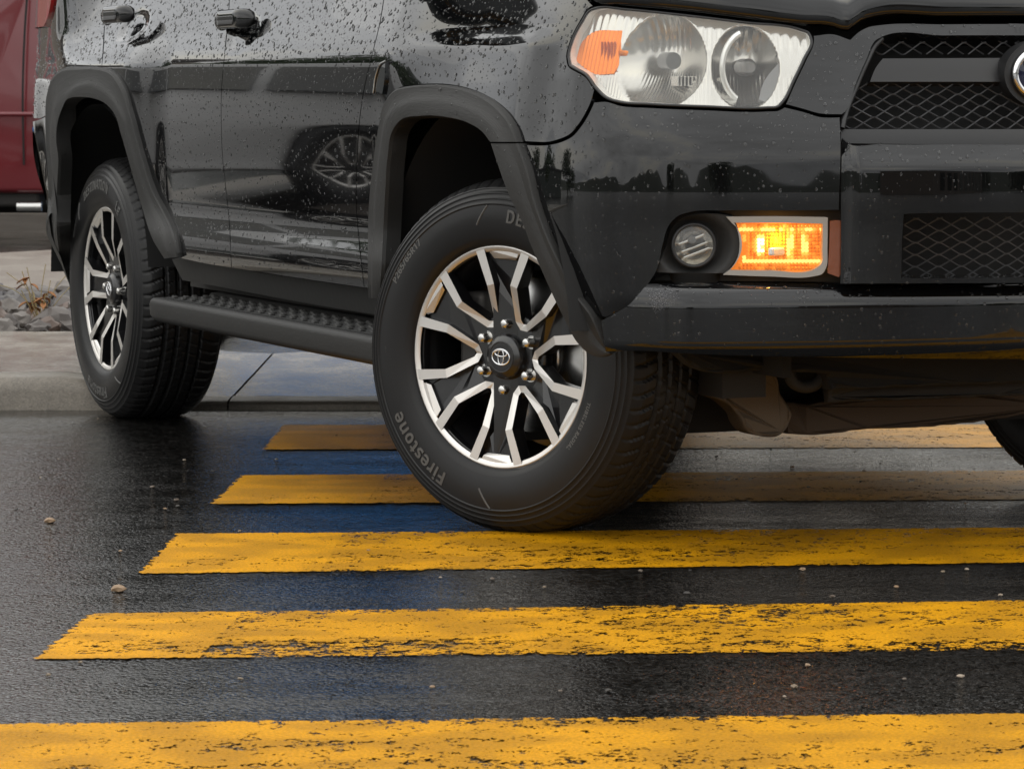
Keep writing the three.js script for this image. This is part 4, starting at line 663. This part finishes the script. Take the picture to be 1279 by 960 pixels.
const hubGeo = merge([lat([[.0005, -.012], [.012, -.0085], [.030, -.0085], [.036, -.010], [.039, -.013], [.043, -.014], [.047, -.018], [.050, -.030], [.050, -.06]], 48), lat([[.05, -.034], [.088, -.036], [.098, -.040], [.098, -.06]], 48)]);
const capRingGeo = lat([[.0305, -.0082], [.032, -.0072], [.0335, -.0082]], 48);
const lugGeo = merge([cyl(.0105, .0115, .022, 6).rotateX(Math.PI / 2).translate(0, 0, -.026), new THREE.SphereGeometry(.0095, 12, 8).scale(1, 1, .5).translate(0, 0, -.0145), cyl(.0145, .0145, .003, 20).rotateX(Math.PI / 2).translate(0, 0, -.0355)]);
const ellT = (rx, ry, cy, r) => { const p = []; for (let i = 0; i < 40; i++) { const a = i / 40 * 2 * Math.PI; p.push(V3(rx * Math.cos(a), cy + ry * Math.sin(a), -.0078)); } return tube(p, r, 60, 6, true); };
const capMarkGeo = merge([ellT(.0235, .0165, 0, .0021), ellT(.0075, .0160, 0, .0017), ellT(.0165, .0065, .0078, .0017)]);
const discBrake = lat([[.09, -.10], [.165, -.10], [.165, -.128], [.09, -.128]], 64), hatGeo = lat([[.0, -.085], [.085, -.085], [.09, -.10]], 40);
function makeWheel(pos, turn, spin, letterTurn, label) {
  const w = sub('wheel', suv); w.position.copy(pos); w.rotation.y = turn; if (label) w.userData.label = label;
  part('tyre', tyreGeo, M.rubber, w); const L = part('sidewall_lettering', letterGeo, M.letter, w); L.rotation.z = letterTurn;
  const add = (n, g, m) => { const o = part(n, g, m, w); o.rotation.z = spin; return o; };
  add('rim_barrel', barrelGeo, M.wheelblack); add('spoke_disc', discGeo, M.wheelblack); add('rim_lip', lipGeo, M.machined);
  frames.forEach(([f, s]) => { add('spoke_face', f, M.machined); add('spoke_flank', s, M.wheelblack); });
  blocks.forEach(([f, s]) => { add('rim_block_face', f, M.machined); add('rim_block_flank', s, M.wheelblack); });
  add('hub', hubGeo, M.wheelblack); add('cap_ring', capRingGeo, M.trim); const cm = part('cap_emblem', capMarkGeo, M.chrome, w); cm.rotation.z = spin - Math.PI / 2 * Math.round(spin / (Math.PI / 2));
  for (let k = 0; k < 6; k++) { const g = lugGeo.clone(), a = k * Math.PI / 3; g.translate(.0699 * Math.cos(a), .0699 * Math.sin(a), 0); add('lug_nut', g, M.steel); }
  part('brake_disc', merge([discBrake, hatGeo]), M.steel, w); part('brake_caliper', box(.07, .2, .09, -.135, .03, -.115, .015), std(.09, .085, .08, .6, .5), w);
  return w;
}
const ST = 27.45 * Math.PI / 180, D2 = Math.PI / 180;
makeWheel(V3(.13 * Math.sin(ST), RL, .73 + .13 * Math.cos(ST)), ST, 87.5 * D2, 0, 'front wheel turned outwards');
makeWheel(V3(-2.79, RL, .86), 0, 57 * D2, 38 * D2);
makeWheel(V3(-.13 * Math.sin(ST), RL, -.73 - .13 * Math.cos(ST)), Math.PI + ST, .4, 1);
makeWheel(V3(-2.79, RL, -.86), Math.PI, 1.3, 2);
// ================================================================ other vehicles
function plainCar(name, label, paintMat, prof, win, wheelsU, { W = 1.8, pickup = false, exhaust = false } = {}) {
  const g = top(new THREE.Group(), name, label, 'car'); const R = .37;
  const s = new THREE.Shape(); const arch = (u) => { const r = []; for (let i = 0; i <= 16; i++) { const a = Math.PI * (1 - i / 16); r.push([u + .44 * Math.cos(a), .36 + .44 * Math.sin(a)]); } return r; };
  const low = [[prof[0][0], .36]]; for (const u of wheelsU) low.push(...arch(u)); low.push([prof[prof.length - 1][0], .36]);
  const pts = [...low, ...prof.slice().reverse()]; pts.forEach(([x, y], i) => i ? s.lineTo(x, y) : s.moveTo(x, y));
  const b = new THREE.ExtrudeGeometry(s, { depth: W - .16, bevelEnabled: true, bevelSize: .05, bevelThickness: .08, bevelSegments: 5, steps: 6 }); b.translate(0, 0, -(W - .16) / 2);
  { const p = b.attributes.position; for (let i = 0; i < p.count; i++) { const y = p.getY(i), k = 1 - .17 * sst(1.0, 1.75, y) - .05 * sst(.75, .4, y); p.setZ(i, p.getZ(i) * k); } }
  part('body', toCreasedNormals(b, .7), paintMat, g);
  for (const w of win) for (const sd of [1, -1]) { const sh = new THREE.Shape(w.map(([x, y]) => new THREE.Vector2(x, y))); const q = new THREE.ExtrudeGeometry(sh, { depth: .02, bevelEnabled: true, bevelSize: .012, bevelThickness: .008, bevelSegments: 2 }); const p = q.attributes.position; for (let i = 0; i < p.count; i++) { const y = p.getY(i); p.setZ(i, (p.getZ(i) - .008 + W / 2 * (1 - .17 * sst(1.0, 1.75, y))) * sd); } q.computeVertexNormals(); part('window', q, M.dark_glass, g); }
  part('underbody', box(prof[prof.length - 1][0] - prof[0][0] - .3, .2, W - .3, (prof[0][0] + prof[prof.length - 1][0]) / 2, .42, 0), M.under, g);
  for (const u of wheelsU) for (const sd of [1, -1]) { const w = sub('wheel', g); w.position.set(u, RL, sd * (W / 2 - .03)); if (sd < 0) w.rotation.y = Math.PI; part('tyre', tyreLite, M.rubber, w); part('rim_lip', lipGeo, M.machined, w); part('spokes', spokeLite, M.machined, w); part('rim_barrel', barrelGeo, M.wheelblack, w); part('rim_back', lat([[.001, -.06], [.2, -.07]], 32), M.wheelblack, w); part('wheel_well', lat([[.42, -.02], [.43, -.22], [.01, -.24]], 32), M.gap, w); }
  const f = prof[prof.length - 1][0], r = prof[0][0];
  for (const sd of [1, -1]) { part('headlight', box(.12, .14, .34, f - .03, .82, sd * (W / 2 - .27), .03), M.chrome, g); part('tail_light', box(.1, .3, .12, r + .02, .98, sd * (W / 2 - .12), .03), phys(.4, .02, .02, .2), g); }
  part('front_bumper', box(.14, .22, W - .06, f + .0, .5, 0, .05), M.plastic, g); part('rear_bumper', box(.16, .2, W - .08, r - .02, .5, 0, .05), exhaust ? paintMat : M.plastic, g);
  if (exhaust) { part('exhaust_pipe', cyl(.036, .036, .16, 20).rotateZ(Math.PI / 2).translate(r + .26, .225, -W / 2 + .1), M.steel, g); }
  return g;
}
const tyreLite = lat([[.2335, -.006], [.25, .0105], [.288, .019], [.32, .015], [.35, .003], [.368, -.017], [.374, -.03], [.376, -.116], [.374, -.2], [.35, -.235], [.2335, -.226]], 64);
const spokeLite = merge(frames.map(f => f[0]));
{
  const silver = phys(.5, .5, .5, .35, 0, { clearcoat: 1, clearcoatRoughness: .04 });
  const a = plainCar('grey_suv', 'pale grey sport utility vehicle standing across the lane behind the black one', silver, [[-3.6, .6], [-3.65, 1.0], [-3.45, 1.66], [-3.2, 1.76], [-1.2, 1.76], [-.95, 1.7], [-.35, 1.16], [.55, 1.08], [.85, .95], [.9, .6]], [[[-3.3, 1.15], [-3.15, 1.6], [-2.3, 1.64], [-2.3, 1.15]], [[-2.2, 1.15], [-2.2, 1.64], [-1.4, 1.64], [-1.4, 1.15]], [[-1.3, 1.15], [-1.3, 1.64], [-1.0, 1.6], [-.55, 1.15]]], [-2.75, 0], { W: 1.86 });
  { const h = body.hit(338, 206), q = body.point(h[0], h[1]).applyMatrix4(carMat); const d = V3(-.715, 0, -.70), fi = Math.atan2(.715, .70); const wheelAt = q.clone().addScaledVector(d, 7.4).setY(0); const off = V3(-2.75, 0, .9).applyAxisAngle(V3(0, 1, 0), fi); a.position.copy(wheelAt).sub(off).setY(0); a.rotation.y = fi; }
  const red = phys(.15, .011, .016, .3, .1, { clearcoat: 1, clearcoatRoughness: .05 });
  const b = plainCar('red_van', 'dark red van with chrome exhaust parked beyond the planting bed', red, [[-1.5, .6], [-1.53, 1.3], [-1.4, 1.98], [-1.2, 2.05], [2.0, 2.05], [2.3, 1.95], [2.9, 1.35], [3.75, 1.2], [3.95, .95], [3.98, .6]], [[[-1.12, 1.56], [-1.06, 1.88], [.3, 1.9], [.3, 1.46], [-1.02, 1.46]], [[.45, 1.46], [.45, 1.9], [1.5, 1.9], [1.5, 1.46]], [[1.6, 1.46], [1.6, 1.9], [2.1, 1.86], [2.6, 1.42]]], [-.35, 3.0], { W: 1.95, exhaust: true });
  b.position.set(-4.4, 0, -22.9); b.rotation.y = Math.PI;
  part('lower_sill', box(5.0, .22, 1.7, 1.2, .33, 0, .03), M.under, b); part('spare_tyre_carrier', box(.9, .14, 1.1, -.95, .24, .1, .05), M.under, b);
  for (const sd of [-1, 1]) { part('panel_seam', tube([V3(-1.27, 1.9, sd * .87), V3(-1.235, 1.4, sd * .945), V3(-1.22, .95, sd * .982), V3(-1.22, .5, sd * .965)], .007, 20, 6), M.gap, b); part('side_molding', tube([V3(-1.45, .83, sd * .978), V3(.0, .83, sd * .983), V3(1.5, .83, sd * .983)], .016, 12, 8), red, b); }
}
// ================================================================ buildings and trees round the junction (seen only as reflections)
{
  const st = top(new THREE.Group(), 'storefront', 'low tan storefront row with white columns and two open passages', 'building'); st.position.set(0, 0, -27);
  const tan = std(.24, .21, .18, .85, 0, { bumpMap: grit, bumpScale: .003 }), white = std(.72, .71, .69, .6), blue = phys(.012, .13, .48, .35, 0, { clearcoat: .5 });
  for (const [x0, x1] of [[-16, 1.95], [2.42, 2.88], [3.36, 16]]) { part('wall', box(x1 - x0, 4.2, 6, (x0 + x1) / 2, 2.1, -3.4), tan, st); part('roof_edge', box(x1 - x0 + .08, .35, .5, (x0 + x1) / 2, 4.4, -.3), std(.1, .09, .085, .8), st); }
  for (const x of [5.6, 8.1, 10.6, 13.1]) part('column', box(.34, 4.1, .34, x, 2.05, .25, .02), white, st);
  for (let k = 0; k < 4; k++) { const x = 4.3 + k * 2.5; const w = sub('window', st); part('frame', box(1.7, 2.1, .08, x, 1.45, -.38, .01), std(.06, .06, .06, .5), w); for (const s of [-.42, .42]) part('pane', box(.76, 1.9, .03, x + s, 1.45, -.335), M.dark_glass, w); }
  part('door', box(1, 2.2, .1, 1.0, 1.1, -.37, .01), std(.05, .04, .035, .5), st);
}
{
  const c = top(new THREE.Group(), 'blue_container', 'blue ribbed storage container before the storefront', 'container'); c.position.set(-1.2, 0, -25.6); const blue = phys(.01, .23, .64, .5, 0, { clearcoat: .3 });
  part('shell', box(1.7, 1.78, 1.0, 0, .94, 0, .02), blue, c); for (let k = 0; k < 7; k++) part('rib', box(.1, 1.5, .05, -.7 + k * .233, .94, .52, .015), blue, c); part('foot', box(1.5, .1, .9, 0, .05, 0), M.under, c);
}
function tree(x, z, h, seed, label) {
  const t = top(new THREE.Group(), 'street_tree', label, 'tree', 'trees round the junction'); t.position.set(x, 0, z); const r = rng(seed);
  const bark = std(.07, .055, .04, .9); part('trunk', cyl(h * .012, h * .028, h * .5, 10).translate(0, h * .25, 0), bark, t);
  const limbs = []; const tips = []; for (let k = 0; k < 7; k++) { const a = k * .9 + r(), y = h * (.14 + .06 * k), q = V3(Math.cos(a) * h * .24, y + h * (.14 + .14 * r()), Math.sin(a) * h * .24); limbs.push(tube([V3(0, y, 0), V3(q.x * .5, y + h * .07, q.z * .5), q], h * .006, 6, 5)); tips.push(q); } part('limbs', merge(limbs), bark, t);
  const pos = [], nor = []; for (let k = 0; k < 2000; k++) { const c = tips[Math.floor(r() * 7)], d = V3(r() - .5, r() - .5, r() - .5).normalize().multiplyScalar(h * .27 * Math.cbrt(r())); const p = c.clone().add(d).add(V3(0, -h * .02, 0)), s = h * .02 * (1 + r()), n = V3(r() - .5, r() - .3, r() - .5).normalize(), u = V3(r() - .5, r() - .5, r() - .5).cross(n).normalize(), v = n.clone().cross(u); for (const [a, b] of [[-1, 0], [1, -.4], [.2, 1.2]]) { pos.push(p.x + (u.x * a + v.x * b) * s, p.y + (u.y * a + v.y * b) * s, p.z + (u.z * a + v.z * b) * s); nor.push(n.x, n.y, n.z); } }
  const g = new THREE.BufferGeometry(); g.setAttribute('position', new THREE.Float32BufferAttribute(pos, 3)); g.setAttribute('normal', new THREE.Float32BufferAttribute(nor, 3)); part('crown', g, leafMat, t);
}
const leafMat = phys(.045, .07, .028, .9, 0, { transmission: .2, thickness: 0 });
{ let k = 0; const L = 'broad green street tree standing round the junction';
  for (const [x, z, h] of [[-24, -30, 7], [-28, -36, 8], [-33, -40, 7.5], [-20, -38, 7], [-38, -48, 9], [-44, -44, 8], [-30, -52, 9], [-15, -46, 8], [-50, -34, 8], [-40, -26, 7], [-52, -20, 8], [-26, -22, 6], [56, 44, 6.5], [63, 52, 8], [70, 48, 6], [78, 60, 9], [60, 66, 7], [88, 50, 8.5], [50, 72, 7], [40, 84, 8], [-4, 70, 8], [-30, 64, 7]]) tree(x, z, h, 300 + k++, L);
  const far = top(new THREE.Group(), 'long_building', 'long low brown commercial building across the street', 'building'); far.position.set(34, 0, 44); far.rotation.y = -.75;
  part('wall', box(40, 4.6, 8, 0, 2.3, 0), std(.16, .13, .11, .85), far); part('roof', box(40.6, .4, 8.6, 0, 4.8, 0), std(.07, .065, .06, .8), far);
  for (let i = 0; i < 9; i++) part('window', box(2.4, 1.6, .06, -16 + i * 4, 1.9, -4.02), M.dark_glass, far);
  const w2 = top(new THREE.Group(), 'roadside_building', 'grey roadside building among the trees beyond the next lane', 'building'); w2.position.set(-34, 0, -30); w2.rotation.y = .9;
  part('wall', box(22, 3.6, 8, 0, 1.8, 0), std(.10, .115, .105, .85), w2); part('roof', box(22.5, .3, 8.5, 0, 3.75, 0), std(.06, .06, .06, .8), w2);
  const hg = new THREE.PlaneGeometry(1, 1, 160, 8); { const p = hg.attributes.position; for (let i = 0; i < p.count; i++) { const a = (p.getX(i) + .5) * 2 * Math.PI, k = p.getY(i) + .5, R = 190 + 40 * k; p.setXYZ(i, R * Math.cos(a), k * (9 + 5 * N2(Math.cos(a) * 2.2, Math.sin(a) * 2.2) + 2 * N2(Math.cos(a) * 9, Math.sin(a) * 9)) - .2, R * Math.sin(a)); } } hg.computeVertexNormals();
  top(new THREE.Mesh(hg, std(.05, .058, .045, .95)), 'hills', null, null, null, 'structure');
}
scene.traverse(o => { if (o.isMesh) { o.castShadow = true; o.receiveShadow = true; } });
renderer.render(scene, camera);
